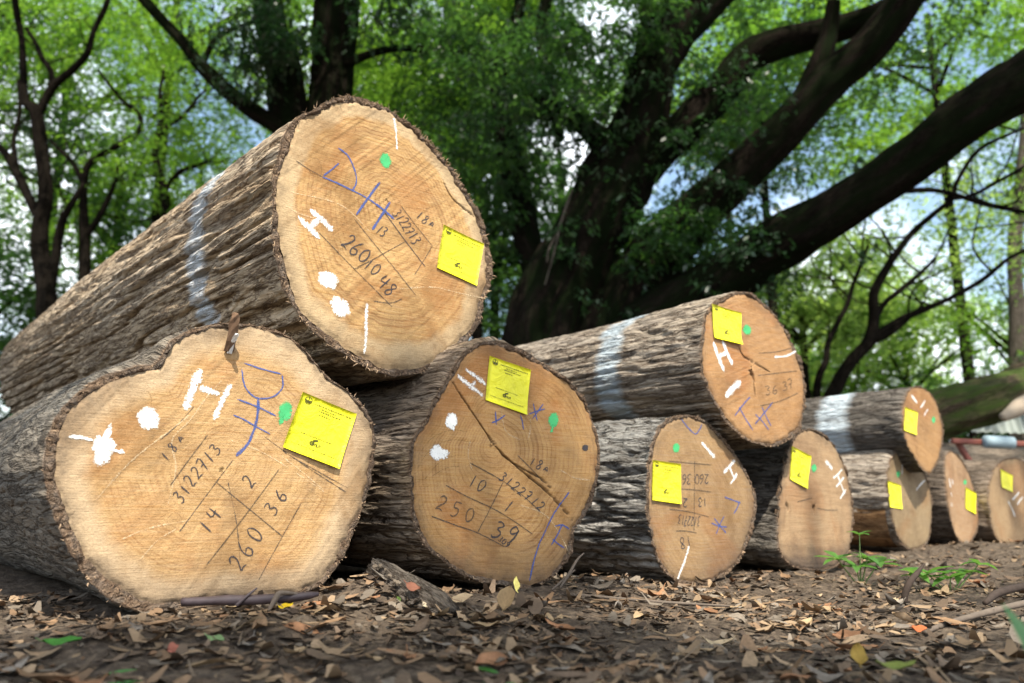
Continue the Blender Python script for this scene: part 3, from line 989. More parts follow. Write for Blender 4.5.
strokes(B, "white_line", [PX("367,303 366,320 366,337 364,354")], 3.2, M_WHITE_THIN, 0.0008, 0.45)
strokes(B, "saw_step", [PX("290,192 340,205 370,232"), PX("390,290 430,287 455,292 486,299"), PX("284,205 300,214 330,222")], 1.3, M_SCRATCH, 0.0005, 0.8)
strokes(B, "hammer_stamp", [PX("307,162 316,158 321,166 320,176 312,175 307,167"), PX("343,127 350,122 356,128 352,135 345,133"), PX("337,214 343,212 344,222 339,225 335,219"),
        PX("308,265 316,262"), PX("307,285 314,288 312,294"), PX("337,282 343,290 352,292 361,288"), PX("334,318 342,322"), PX("391,250 396,258"), PX("402,264 411,261")], 1.1, M_GROOVE, 0.0004, 0.5)
strokes(B, "growth_ring_check", [PX("358,168 366,172 378,174 390,171"), PX("372,180 392,186 410,185 424,178"), PX("378,190 400,196 420,194 438,184"),
        PX("360,150 374,164 392,166 404,158"), PX("386,200 410,208 432,207 446,200")], 1.0, M_GROOVE, 0.0004, 0.6)
make_tag(B, PX("443,225 483,244 476,286 436,268"), 0.003, 2)

# --- C: second on the ground, long crack
C = make_log("cracked log standing between the heart-shaped log and the stack, dark split right across its end", GRP,
    PX("446,381.5 450,374 454.6,367 458,360 463,354 470,347 479,343 488,341 497.7,341.5 510,345 522,351 535,358 547,365 560,374 571.5,383.6 580,392 586,402 592,416 596,431 599,446 599.6,459.5 599,472 596,484 593,497 588,509 582,520 575,529 573,537 572.5,546 570,557 563,566 556,575 547,582.5 535,588 522,589 510,587 497.7,584.6 483,582 469,578 456,571 444,562 434,555 426,547.6 420,538 415.6,529 413,517 411.5,504.6 410,490 409.5,476 409.5,461 410.7,447 415,436 422,426.6 428,413 434,402 440,391"),
    (490, 445), 1.29, Y40, 0.0, 2.5,
    mat_wood("sawn_wood_brown", (0.41, 0.23, 0.08), (0.28, 0.13, 0.037), (0.36, 0.26, 0.155), 0.95, 0.75, 0.5, 6.7, (-0.21, -0.13, 0.55, 0.0)),
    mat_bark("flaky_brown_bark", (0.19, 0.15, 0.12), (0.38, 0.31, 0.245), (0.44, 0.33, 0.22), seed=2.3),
    bt=0.011, ridge=(0.0060, 44.0, 3.0), lump=0.012, seed=9, splinters=260, splen=0.012, nr=120, nth=420, ns=180, round_to=0.35,
    cracks=[(PX("447,374 468,406 491.5,441 503,455 514,464 528,476 543,488 558,503 573,520"), 0.0024, 0.006), (PX("512,462 525,470 540,478 552,489"), 0.0018, 0.004)])
strokes(C, "white_letter", [PX("457,375 470,386 483,396"), PX("465,369 476,377 486,385"), PX("472,386.5 475,381")], 4.2, M_WHITE_THIN, 0.0005, 0.3)
blob(C, "white_paint_dot", (451.5, 421), 5, 7, 0, M_WHITE, 0.2, tail=[(PX("453,425 454,431"), 4)])
blob(C, "white_paint_dot", (438.5, 453), 8, 6.5, -0.2, M_WHITE, 0.25)
strokes(C, "crayon_mark", [PX("495,411 496,425"), PX("491,423 498,420 505,415"), PX("520,415 522,422 523,430"), PX("533,403 535,412 537,421"), PX("529,414 537,411 545,409"), PX("532,419 538,411 543,404")], 1.6, M_BLUE)
strokes(C, "crayon_line", [PX("569,492 560,504 552,516 545,531 538.5,545 533,563 529,581")], 2.0, M_BLUE)
strokes(C, "crayon_mark", [PX("555,526 562,525 569,529"), PX("562,524 557,535 551,545"), PX("552,539 558,544 564,548")], 1.9, M_BLUE)
blob(C, "green_paint_dot", (553.5, 420), 4.6, 7, 0.2, M_GREEN, 0.1, tail=[(PX("553,424 552,429 550,433"), 3.2)])
blob(C, "dark_knot", (585, 448), 2.5, 2.8, 0, M_PEN, 0.15)
strokes(C, "stamped_number", text_lines("18A", (527, 464), (548, 474), 9), 1.7, M_PEN)
strokes(C, "serial_number", text_lines("3122712", (497, 478), (541, 512), 9.5), 1.6, M_PEN)
strokes(C, "pen_number", text_lines("10", (466, 485), (483, 493), 12), 1.6, M_PEN)
strokes(C, "pen_number", text_lines("250", (433, 508), (476, 525), 15), 1.9, M_PEN_FAINT)
strokes(C, "pen_number", text_lines("1", (501, 509), (511, 514), 13), 1.7, M_PEN)
strokes(C, "pen_number", text_lines("39", (489, 535), (516, 545), 17), 2.2, M_PEN)
strokes(C, "pen_number", text_lines("309", (497, 540), (507, 548), 6), 1.4, M_PEN)
strokes(C, "pen_line", [PX("470,463 487,472 503,481"), PX("503,481 523,496 540,512")], 1.4, M_PEN_FAINT)
strokes(C, "pen_line", [PX("445,485 468,497 492,508 512,520 532,534"), PX("431,516 455,525 478,533 505,547"), PX("503,482 491,507 478,532")], 1.4, M_PEN_FAINT)
strokes(C, "pen_line", [PX("517,455 530,468 543,482")], 1.4, M_PEN_FAINT)
strokes(C, "saw_step", [PX("520,505 545,515 560,535 570,556"), PX("560,470 575,478 590,480"), PX("470,440 468,455 472,470"), PX("500,400 505,430 520,440"), PX("515,395 530,420 528,440")], 1.2, M_SCRATCH, 0.0005, 0.8)
strokes(C, "growth_ring_check", [PX("416,470 430,450 450,440 470,442"), PX("424,480 440,462 460,455 474,460"), PX("432,476 446,468 460,466"), PX("418,455 432,438 452,430 468,432")], 1.0, M_GROOVE, 0.0004, 0.6)
make_tag(C, PX("489,356 530,370 525.5,415 484.5,400"), 0.003, 3)

# --- D: upper log of the middle stack
D = make_log("upper log of the middle stack with a pale blue band and holes in its end", GRP,
    PX("700.5,344 701,334 703,325 705,317 707.6,310 713,303 720.5,298 729,294.5 737,292 745,292 752,293.5 760,299 767,306.4 775,314 781.4,323 788,333 793,344 798,354 802.5,365 804.5,375 805.5,384 805.5,395 805,405 803.5,417 800,428 795,436 788.4,441 781,445 772,446.5 762,446 753,443.5 743,438 734.5,430.6 727,423 720.5,414 714,404 709,393 705,382 702,370 700.5,357"),
    (752, 368), 1.74, rad(37), 0.0, 2.5,
    mat_wood("sawn_wood_orange", (0.37, 0.20, 0.078), (0.29, 0.142, 0.05), (0.26, 0.205, 0.15), 0.93, 0.35, 0.5, 9.2),
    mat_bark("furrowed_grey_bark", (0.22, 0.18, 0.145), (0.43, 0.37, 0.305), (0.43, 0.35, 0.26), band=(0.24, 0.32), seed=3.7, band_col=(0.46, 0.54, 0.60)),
    bt=0.013, ridge=(0.0085, 50.0, 2.6), lump=0.006, seed=14, splinters=140, splen=0.008, ns=230,
    cracks=[(PX("738,345 741,352 744,357 752,361 760,366 770,372"), 0.0022, 0.004), (PX("750,370 753,375 755,381"), 0.0055, 0.010), (PX("754,383 755,390 756,398"), 0.0030, 0.008)])
strokes(D, "white_letter", [PX("713,341.5 718,357 724,372"), PX("722,340 727,353 732,365"), PX("717,357 727.5,352")], 4.2, M_WHITE, 0.0005, 0.25)
strokes(D, "white_dash", [PX("741,381 733,388 725,397")], 5.5, M_WHITE, 0.0005, 0.3)
strokes(D, "white_line", [PX("774,357 786,356 796,351")], 2.4, M_WHITE_THIN, 0.0007, 0.4)
blob(D, "green_paint_dot", (747, 330), 3.6, 4.6, 0, M_GREEN, 0.12)
strokes(D, "pen_line", [PX("758,375.5 778,373 797,371"), PX("760,406 780,401 798,393"), PX("758,353 775,352 792,348")], 1.1, M_PEN_FAINT)
strokes(D, "pen_number", text_lines("36", (765, 395), (779, 393), 9) + text_lines("37", (782, 391), (794, 388), 9), 1.3, M_PEN_FAINT)
strokes(D, "crayon_mark", [PX("750,397 742,406 734.5,416"), PX("739,407 745,418 753,430"), PX("773,402 765,412 755,424"), PX("755,414 762,421 769,430"), PX("762,407 766,416 771,426")], 1.5, M_BLUE)
make_tag(D, PX("711,304 740,313 740,345 713,338"), 0.010, 5)

# --- E: under D
E = make_log("lower log of the middle stack, dark furrowed bark and upside-down numbers on its end", GRP,
    PX("666,419 675,416 685,414.5 694,415.5 703,419 713,427 722,436 730,446 737.6,457.5 745,469 751,481 755,492 756.5,502 756,512 753.5,523.5 750,537 745.5,550 740,561 732,571 724,577 714,581.5 704,585 693,585.5 682,584 671.7,579 665,573 660,565.7 655,554 652,542 649.5,529 648,515.5 646.8,501 646.6,486.5 647,472 649,457.5 652,445 656,434 660,425"),
    (702, 500), 1.67, rad(39), 0.0, 2.6,
    mat_wood("sawn_wood_dull", (0.30, 0.185, 0.08), (0.235, 0.128, 0.048), (0.22, 0.185, 0.15), 0.94, 0.5, 0.5, 12.9, (-0.19, -0.08, 0.65, -0.6)),
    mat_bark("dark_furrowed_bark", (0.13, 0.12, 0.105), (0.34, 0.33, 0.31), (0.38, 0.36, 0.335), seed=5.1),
    bt=0.012, ridge=(0.0100, 46.0, 4.2), lump=0.006, seed=19, splinters=140, splen=0.008, ns=220)
blob(E, "green_paint_dot", (676, 448), 3, 4.2, 0, M_GREEN, 0.12)
strokes(E, "white_dash", [PX("701,442 708,450 715,458")], 4.0, M_WHITE_THIN, 0.0005, 0.3)
strokes(E, "white_letter", [PX("723,473 729,467 735,460"), PX("730,484 734,478 737,473"), PX("729,466 734,479")], 3.6, M_WHITE_THIN, 0.0005, 0.3)
strokes(E, "pen_number", text_lines("260", (709, 474), (695, 474), 10) + text_lines("36", (692, 474), (682, 474), 10), 1.3, M_PEN)
strokes(E, "pen_number", text_lines("13", (707, 497), (698, 498), 9) + text_lines("2", (689, 498), (683, 498), 9), 1.4, M_PEN)
strokes(E, "serial_number", text_lines("3122713", (701, 517), (679, 515), 10), 1.2, M_PEN)
strokes(E, "stamped_number", text_lines("18", (691, 536), (679, 539), 11), 1.3, M_PEN)
strokes(E, "pen_line", [PX("668,461 690,463 711,465"), PX("681,489 696,490 711,492"), PX("669,509 690,512 709,517"), PX("676,531 686,531 697,533"), PX("694.6,460 694.5,495 694,531")], 1.1, M_PEN_FAINT)
strokes(E, "white_line", [PX("689,546 684,562 677,580")], 2.6, M_WHITE_THIN, 0.0008, 0.4)
strokes(E, "crayon_mark", [PX("681,419 688,428 695,434 699,430 702,424"), PX("724,497 732,500 740,503"), PX("733,514 737,507 739,501"), PX("711,523 719,526 727,527"), PX("716,534 720,524 724,516"), PX("714,518 720,526 726,533")], 1.4, M_BLUE)
make_tag(E, PX("652,460 680,464 680,504 651,500"), 0.004, 4)

# --- F
F_ = make_log("blunt log end with a dark wet foot, on the ground behind the small green seedling", GRP,
    PX("792,440 797,434 803,429.4 808,428 814,429.4 821,432 827,437 833,443 838,451 842,459 845.7,467 849,479 851,491 853,502 853.4,513 853.4,524 852,535 851,544 849,552 845,560 838,565.5 826,569 814,570.5 802,569 792,565.5 785,561 780,554.5 778,545 777.7,535 778,522 779,508 780,494 782,480 784,468 786.5,458 789,448"),
    (815, 505), 1.97, rad(40), 0.0, 2.5,
    mat_wood("sawn_wood_grey", (0.34, 0.225, 0.12), (0.26, 0.155, 0.08), (0.30, 0.225, 0.15), 0.96, 0.3, 0.6, 15.5, (-0.13, -0.085, 0.95, 0.0)),
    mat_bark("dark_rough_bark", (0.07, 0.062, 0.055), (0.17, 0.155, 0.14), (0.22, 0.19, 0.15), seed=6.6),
    bt=0.008, ridge=(0.005, 60.0, 9.0), seed=23, splinters=110, splen=0.010, nth=240, ns=140, nr=50,
    cracks=[(PX("813,504 814.5,508 814,512"), 0.0050, 0.008), (PX("786,503 788,507 788,511"), 0.0040, 0.006)])
strokes(F_, "white_dash", [PX("825,461 829,465 832.5,469")], 4.2, M_WHITE_THIN, 0.0005, 0.3)
strokes(F_, "white_letter", [PX("833,478 838,474 842,469"), PX("836,487 840,482 844,477"), PX("840,499 843,494 846,489"), PX("837,474 840,482 845,494")], 2.6, M_WHITE_THIN, 0.0005, 0.35)
blob(F_, "green_paint_dot", (814, 468), 2.3, 3.6, 0, M_GREEN, 0.12)
strokes(F_, "pen_line", [PX("817,508 827,510 838,510"), PX("797,502 804,500 812,498")], 1.0, M_PEN_FAINT)
make_tag(F_, PX("791,446 810.6,456 806,489 789,479"), 0.004, 7)

# --- G on H
G = make_log("slender upper log of the far stack with a bluish white band on dark bark", GRP,
    PX("902,421 903,407 906,396 910,389 916,385.4 922,387 929,391.5 934,398 938,405.6 941,416 943,426 943,437 942,447 939.5,457 935.4,467 932,473 927.7,475.5 923,471 918.7,464.6 915,458 911,452 907,445 904.6,436"),
    (923, 430), 2.62, rad(38), 0.0, 2.3,
    mat_wood("sawn_wood_orange_far", (0.34, 0.19, 0.075), (0.26, 0.13, 0.05), (0.27, 0.20, 0.13), 0.93, 0.3, 0.35, 18.1),
    mat_bark("banded_dark_bark", (0.085, 0.075, 0.065), (0.17, 0.15, 0.13), (0.22, 0.19, 0.16), band=(0.19, 0.30), seed=8.8, band_col=(0.58, 0.66, 0.72)),
    bt=0.009, ridge=(0.005, 60.0, 8.0), seed=29, splinters=50, splen=0.008, nth=200, ns=120, nr=40)
strokes(G, "white_dash", [PX("911,395 914,399 917,403")], 3.4, M_WHITE_THIN, 0.0005, 0.3)
strokes(G, "white_dash", [PX("920,408 923,404 925,400")], 2.2, M_WHITE_THIN, 0.0005, 0.3)
strokes(G, "white_dash", [PX("924,416 926,412 928,409")], 1.8, M_WHITE_THIN, 0.0005, 0.3)
blob(G, "green_paint_dot", (933.5, 420), 1.6, 3.0, 0, M_GREEN, 0.12)
make_tag(G, PX("904.6,407 917,412 915.5,435 903,430"), 0.003, 9, False)

# --- H
H = make_log("greyish log end directly under the slender banded log of the far stack", GRP,
    PX("886.7,480 887,471 889,464.6 892,457 895.6,452 899,449 903,447.5 909,451 915,457 920,465 925,475 929,485 931.5,495 932.5,506 932,517 931,529 929,540 926,545 921,548.5 914,550 908.5,549.5 903,545 898,539 894.5,528 892,516 889.5,505 888,495 887,487"),
    (910, 498), 2.66, rad(42), 0.0, 2.4,
    mat_wood("sawn_wood_olive", (0.27, 0.195, 0.105), (0.205, 0.135, 0.07), (0.26, 0.20, 0.135), 0.95, 0.3, 0.45, 21.4),
    mat_bark("weathered_grey_bark", (0.22, 0.18, 0.14), (0.42, 0.36, 0.30), (0.48, 0.41, 0.33), seed=9.9),
    bt=0.009, ridge=(0.006, 46.0, 6.0), seed=31, splinters=50, splen=0.008, nth=200, ns=120, nr=40)
strokes(H, "white_dash", [PX("902,462 902,468 902,475"), PX("907,461 909,466 911,471"), PX("912.5,461 915,466 917,471")], 2.3, M_WHITE_THIN, 0.0005, 0.3)
strokes(H, "white_line", [PX("916,490 920,485 925,480")], 1.8, M_WHITE_THIN, 0.0005, 0.3)
blob(H, "green_paint_dot", (898, 474), 1.6, 3.0, 0, M_GREEN, 0.12)
make_tag(H, PX("886.9,480.5 900,485 901.5,509 889,507"), 0.003, 10, False)

# --- I
I_ = make_log("narrow leaning log end with white flecks down its edge, beyond the greyish log", GRP,
    PX("949,450.5 946,455 945,461 945,474 945.6,486 947,499 949,512 952,525 955.6,536 959,541 963.5,544.5 967,544 971,542 975,536 978,528 979,519 978.5,510 977,501 975,492 971.5,481 969,474 966,468 962,461 957,455 953,451.5"),
    (963, 498), 2.93, rad(43), 0.0, 2.4,
    mat_wood("sawn_wood_rust", (0.34, 0.205, 0.10), (0.26, 0.145, 0.07), (0.33, 0.27, 0.21), 0.92, 0.3, 0.3, 24.4),
    mat_bark("brown_bark", (0.10, 0.08, 0.065), (0.20, 0.165, 0.135), (0.26, 0.20, 0.15), seed=11.2),
    bt=0.008, ridge=(0.005, 50.0, 7.0), seed=37, splinters=40, splen=0.008, nth=180, ns=100, nr=40)
strokes(I_, "white_dash", [PX("949,478 950,483 950.5,488"), PX("952,479 953,485"), PX("951,492 951.5,497"), PX("951,502 952,507")], 2.2, M_WHITE_THIN, 0.0005, 0.4)
blob(I_, "green_paint_dot", (965, 482), 1.4, 2.4, 0, M_GREEN, 0.12)
make_tag(I_, PX("965,487 975.5,493 974.8,514 965,508.5"), 0.003, 11, False)

# --- J
J = make_log("last log of the row beside the picture's right edge, sunlit pale patch along its top", GRP,
    PX("988,494 988.3,487 990,481 993,471.6 996,466 1000,462 1006,459 1012,458 1019,459 1026,463 1032,470 1036,478 1039,489 1040,500 1039,513 1036,525 1032,534 1026,540 1018,543 1010,544 1003,543 996.5,539 993,531 991,520 989,507"),
    (1014, 500), 3.14, rad(39), 0.0, 2.4,
    mat_wood("sawn_wood_dark_tan", (0.30, 0.20, 0.10), (0.235, 0.14, 0.07), (0.26, 0.205, 0.15), 0.95, 0.3, 0.35, 27.7),  # own darker tan over the whole end
    mat_bark("pale_brown_bark", (0.14, 0.11, 0.085), (0.28, 0.22, 0.17), (0.40, 0.31, 0.23), seed=12.9),
    bt=0.008, ridge=(0.005, 50.0, 7.0), seed=41, splinters=40, splen=0.008, nth=180, ns=100, nr=40)
strokes(J, "white_dash", [PX("1008,501 1012,509 1015,517"), PX("1012,500 1016,496 1019,492"), PX("1017,505 1020,500 1023,497")], 2.2, M_WHITE_THIN, 0.0005, 0.4)
make_tag(J, PX("1000,469 1012,475.5 1012,492 1001,487"), 0.003, 12, False)

# --- a log behind the row whose end lies past the frame
K_ = make_log("weathered brown log lying behind the last two of the row", GRP,
    PX("1058,465 1066,456 1078,453 1090,456 1099,466 1104,481 1105,498 1102,515 1094,529 1083,536 1071,534 1061,525 1055,510 1053,493 1054,478"),
    (1079, 494), 4.2, rad(45), 0.0, 2.6,
    mat_wood("sawn_wood_hidden", (0.42, 0.28, 0.15), (0.33, 0.20, 0.10), (0.46, 0.38, 0.29), 0.90, 0.3, 0.35, 30.7),
    mat_bark("dusty_bark", (0.17, 0.135, 0.105), (0.32, 0.26, 0.20), (0.42, 0.34, 0.26), seed=14.2),
    bt=0.01, ridge=(0.005, 44.0, 6.0), seed=43, splinters=20, nth=160, ns=100, nr=30)

# the splinter that stands on log A's rim
def splinter_on(L, name, foot, w, h, lean, mat):
    u, v = L.uv(foot)
    rows = []
    for i, (z, ww, out) in enumerate(((-0.012, 1.0, 0.002), (0.0, 1.05, 0.012), (h * .35, .95, 0.017), (h * .6, 1.1, 0.021), (h * .8, .85, 0.025), (h * .95, .7, 0.026), (h, .25, 0.024))):
        for q, (a, b) in enumerate(((-.5, 0), (-.2, .32), (.25, .3), (.5, 0), (.2, -.3), (-.3, -.26))):
            j = 1 + 0.25 * math.sin(i * 3.1 + q * 2.3)
            rows.append((u + a * w * ww * j + lean * z, v + z, out + b * w * 0.9 * ww * j))
    R = np.array(rows)
    V = L.world(R[:, 0], R[:, 1], R[:, 2])
    n = len(R) // 6
    F = [grid_faces(n, 6, True), np.array([[0, 1, 2], [0, 2, 3], [0, 3, 4], [0, 4, 5]]), np.array([[0, 2, 1], [0, 3, 2], [0, 4, 3], [0, 5, 4]]) + (n - 1) * 6]
    return build(name, V, F, mat, L.root, False)
splinter_on(A, "splinter", (228, 343), 0.013, 0.037, -0.06, mat_simple("brown_splinter", (0.15, 0.09, 0.055), 0.9, 0.5, 160))
splinter_on(A, "pale_splinter_foot", (229, 345), 0.0065, 0.012, 0.0, M_WHITE)
LOGS = [A, B, C, D, E, F_, G, H, I_, J, K_]

# ------------------------------------------------------------------ ground
_cp = []
for L in (A, C, E, F_, H, I_, J, K_):
    # lowest point of the log's end
    dat = L.face.data
    co = np.empty(len(dat.vertices) * 3)
    dat.vertices.foreach_get('co', co)
    co = co.reshape(-1, 3) + wloc(L.face)
    k = np.argmin(co[:, 2])
    for s in (0.0, 0.3, 0.7, 1.2, 1.9):
        p = co[k] + L.a * s
        _cp.append((p[0], p[1], co[k][2] + 0.004 - (0.003 if L is A else 0)))
for x, y, z in ((-1.5, 0.5, 0.0), (-0.4, 0.5, 0.0), (0.3, 0.5, -0.002), (1.2, 0.6, -0.004), (0.4, 0.9, 0.0), (1.4, 1.6, -0.012), (2.6, 2.4, -0.010), (4, 4, 0), (-4, 5, 0), (0, 6, -0.03), (3, -1, 0), (-3, -1, 0), (0, -2, 0)):
    _cp.append((x, y, z))
_cp = np.array(_cp)
MOUND = [(at(372, 592, 1.13), 0.034, 0.07), (at(610, 592, 1.55), 0.014, 0.10), (at(745, 590, 1.75), 0.012, 0.12), (at(470, 600, 1.16), 0.008, 0.09), (at(1010, 548, 2.6), 0.02, 0.25), (at(820, 600, 1.6), 0.012, 0.09)]

def ground_base(x, y):
    x, y = np.asarray(x, float), np.asarray(y, float)
    num = np.zeros_like(x)
    den = np.zeros_like(x)
    for cx, cy, cz in _cp:
        w = 1.0 / ((x - cx) ** 2 + (y - cy) ** 2 + 0.01) ** 1.7
        num = num + w * cz
        den = den + w
    z = num / den
    r = np.hypot(x, y)
    return z * (1 - sstep(6, 12, r))

def ground_z(x, y):
    x, y = np.asarray(x, float), np.asarray(y, float)
    z = ground_base(x, y)
    for p, h, r in MOUND:
        z = z + h * np.exp(-((x - p[0]) ** 2 + (y - p[1]) ** 2) / (r * r))
    near = 1 - sstep(5, 9, np.hypot(x, y))
    z = z - 0.012 * near
    z = z + near * (0.006 * fbm(x * 5, y * 5, 0, 3, 2) + 0.0042 * fbm(x * 22, y * 22, 0, 5, 2) + 0.0040 * np.abs(fbm(x * 60, y * 60, 0, 8, 3)) - 0.002)
    far = sstep(9, 40, np.hypot(x, y))
    return z + far * 0.35 * fbm(x * 0.05, y * 0.05, 0, 12, 2)

def gz(x, y):
    return float(ground_z(np.array([x]), np.array([y]))[0])

def axis_coords(lo, hi, n, far, m):
    core = np.linspace(lo, hi, n)
    g = np.geomspace(1, far + 1, m)[1:] - 1
    return np.concatenate([lo - g[::-1], core, hi + g])
gx = axis_coords(-1.1, 2.9, 420, 260, 34)
gy = axis_coords(0.42, 4.2, 380, 300, 36)
GX, GY = np.meshgrid(gx, gy)
k = NM("forest_soil")
tc = k.n('ShaderNodeTexCoord').outputs['Object']
n1, n2, n3 = k.noise(tc, 9, 5, 0.6), k.noise(tc, 70, 5, 0.65), k.noise(tc, 260, 4, 0.7)
c = k.mix(n1, (0.050, 0.037, 0.028), (0.105, 0.08, 0.06))
c = k.mix(k.ramp(n2, [(0.42, 0), (0.66, 0.9)]), c, (0.19, 0.145, 0.105))
c = k.mix(k.ramp(n3, [(0.60, 0), (0.74, 0.8)]), c, (0.26, 0.19, 0.125))
c = k.mix(k.ramp(n3, [(0.28, 0.8), (0.42, 0)]), c, (0.028, 0.02, 0.015))
k.bump(k.math('ADD', k.math('MULTIPLY', n2, 1.2), n3), 1.0, 0.006)
M_SOIL = k.fin(c, 0.95, 0.15)
Vg = np.stack([GX.ravel(), GY.ravel(), ground_z(GX.ravel(), GY.ravel())], -1)
ground = build("ground", Vg, [grid_faces(len(gy), len(gx))], M_SOIL)
ground['kind'] = 'structure'

# where the logs lie, to keep litter from standing inside them
def under_log(x, y):
    m = np.zeros(np.shape(x), bool)
    for L in LOGS:
        if L in (B, D, G):
            continue
        d = np.stack([x - L.P0[0], y - L.P0[1]], -1)
        s = d @ L.a[:2]
        q = np.abs(d @ L.U[:2])
        m |= (s > -0.004) & (s < 2.6) & (q < L.R * 0.55)
    return m

def visible_spots(n, y0, y1, seed, bias=1.0, spread=0.72):
    rg = np.random.default_rng(seed)
    out = []
    while len(out) < n:
        y = y0 * (y1 / y0) ** (rg.random(4000) ** bias)
        x = (rg.random(4000) * 2 - 1) * spread * y
        ok = ~under_log(x, y) & (y < 0.55 + 0.95 + np.clip(x, -0.6, 3) * 1.05 + 0.35)
        ok &= rg.random(len(x)) < 0.5 + 0.5 * sstep(-0.35, 0.25, fbm(x * 4.5, y * 4.5, 0, 44, 2))
        out += list(zip(x[ok], y[ok]))
    return np.array(out[:n])

# ---- leaf litter too fine to pick apart: chips, leaflets, crumbs of bark
LITTER_COLS = [(0.09, 0.066, 0.047), (0.14, 0.10, 0.068), (0.24, 0.17, 0.105), (0.055, 0.041, 0.032), (0.115, 0.093, 0.073), (0.16, 0.095, 0.056)]
def mat_dry(name, col, var=0.35):
    k = NM(name)
    t = k.attr('tone')
    tcn = k.n('ShaderNodeTexCoord').outputs['Object']
    f = k.noise(tcn, 240, 4, 0.7)
    c = k.mix(t, tuple(x * (1 - var) for x in col), tuple(min(1, x * (1 + var)) for x in col))
    c = k.mix(k.ramp(f, [(0.35, 0.45), (0.6, 0)]), c, tuple(x * .5 for x in col))
    return k.fin(c, 0.9, 0.08)

def chips(name, spots, size, mat, seed, curl=0.4, aspect=(0.25, 0.6), tilt=0.2):
    rg = np.random.default_rng(seed)
    n = len(spots)
    ln = rg.uniform(size[0], size[1], n) * rg.uniform(.5, 1, n)
    w = ln * rg.uniform(aspect[0], aspect[1], n)
    az = rg.uniform(0, 2 * math.pi, n)
    d = np.stack([np.cos(az), np.sin(az), rg.normal(0, tilt, n)], -1)
    d /= np.linalg.norm(d, axis=1)[:, None]
    sd = np.stack([-np.sin(az), np.cos(az), rg.normal(0, tilt, n)], -1)
    up = np.cross(d, sd)
    up /= np.linalg.norm(up, axis=1)[:, None]
    z = ground_z(spots[:, 0], spots[:, 1]) + 0.001 + rg.random(n) * 0.004 + np.abs(d[:, 2]) * ln * 0.35
    c = np.stack([spots[:, 0], spots[:, 1], z], -1)
    ck = rg.normal(0.2, curl, n) * ln * 0.3
    rows = []
    for t, ww in ((-0.5, 0.42), (-0.18, 1.0), (0.2, 0.92), (0.5, 0.34)):
        lift = (4 * t * t) * ck
        for q in (-0.5, 0.5):
            rows.append(c + d * (ln * t)[:, None] + sd * (w * ww * q)[:, None] + up * lift[:, None])
    V = np.stack(rows, 1).reshape(-1, 3)
    b = np.arange(n)[:, None] * 8
    F = np.concatenate([b + np.array([[0, 1, 3, 2]]), b + np.array([[2, 3, 5, 4]]), b + np.array([[4, 5, 7, 6]])])
    tone = np.repeat(rg.random(n), 8)
    o = build(name, V, F, mat, None, True, {'tone': tone})
    return o
for i, col in enumerate(LITTER_COLS):
    o = chips("leaf_litter", visible_spots((2000, 1700, 700, 2000, 1700, 700)[i], 0.45, 4.0, 100 + i, 0.8), (0.005, 0.020), mat_dry("dry_litter", col), 50 + i)
    tag(o, kind='stuff')
for i, col in enumerate([(0.20, 0.13, 0.08), (0.14, 0.10, 0.07), (0.27, 0.19, 0.12), (0.17, 0.14, 0.11)]):
    o = chips("leaf_litter", visible_spots(620, 0.48, 3.6, 160 + i, 0.9), (0.024, 0.046), mat_dry("dry_leaf_litter", col), 80 + i, 0.5, (0.3, 0.5), 0.13)
    tag(o, kind='stuff')
o = chips("twig_litter", visible_spots(900, 0.5, 3.6, 130, 0.9), (0.02, 0.07), mat_dry("twig_litter", (0.14, 0.105, 0.075)), 70, 0.1, (0.03, 0.07), 0.15)
tag(o, kind='stuff')

# ---- fallen leaves that can be picked apart
def leaf_mesh(name, ln, wd, curl, fold, mat, seed, pointed=1.0):
    n, m = 7, 5
    V, tone = [], []
    for i in range(n):
        t = i / (n - 1)
        w = wd * 0.5 * (math.sin(math.pi * min(1, max(0, t)) ** (0.85 * pointed)) ** 0.75) * (1 + 0.06 * math.sin(seed + i * 2.2)) + 0.0004
        for j in range(m):
            q = j / (m - 1) * 2 - 1
            x = (t - 0.5) * ln
            y = q * w
            z = curl * ln * (2 * (t - 0.45)) ** 2 * 0.5 + abs(q) * w * fold + 0.0015 * math.sin(seed * 2 + i * 1.3 + j * 1.7)
            V.append((x, y, z))
            tone.append(0.5 + 0.4 * math.sin(seed + i * .7 + j))
    V = np.array(V)
    # stalk
    st = [(-0.5 * ln, -0.0006, V[2][2]), (-0.5 * ln, 0.0006, V[2][2]), (-0.68 * ln, 0.0005, V[2][2] + 0.004), (-0.68 * ln, -0.0005, V[2][2] + 0.004)]
    V = np.vstack([V, st])
    b = n * m
    F = np.vstack([grid_faces(n, m), [[b, b + 1, b + 2, b + 3]]])
    me = mesh_from(name, V, F, True, {'tone': np.append(tone, [.3] * 4)})
    me.materials.append(mat)
    return me
LEAFM = [mat_dry("dry_leaf_tan", (0.31, 0.22, 0.13), .25), mat_dry("dry_leaf_brown", (0.23, 0.145, 0.085), .3), mat_dry("dry_leaf_rust", (0.25, 0.13, 0.07), .3),
         mat_dry("dry_leaf_grey", (0.21, 0.18, 0.15), .25), mat_dry("dry_leaf_pale", (0.40, 0.31, 0.20), .2), mat_dry("dry_leaf_dark", (0.12, 0.085, 0.06), .3)]
shapes = []
for s in range(6):
    for mi, m in enumerate(LEAFM):
        shapes.append(leaf_mesh("fallen_leaf", 0.036 * (0.75 + 0.12 * s), 0.014 * (0.8 + 0.10 * ((s * 3) % 5)), [0.15, -0.2, 0.45, 0.1, 0.3, -0.1][s], [0.1, 0.35, 0.2, -0.2, 0.5, 0.0][s], m, s * 1.7 + mi))
_rl = random.Random(5)
spots = visible_spots(290, 0.50, 2.7, 777, 1.15, 0.68)
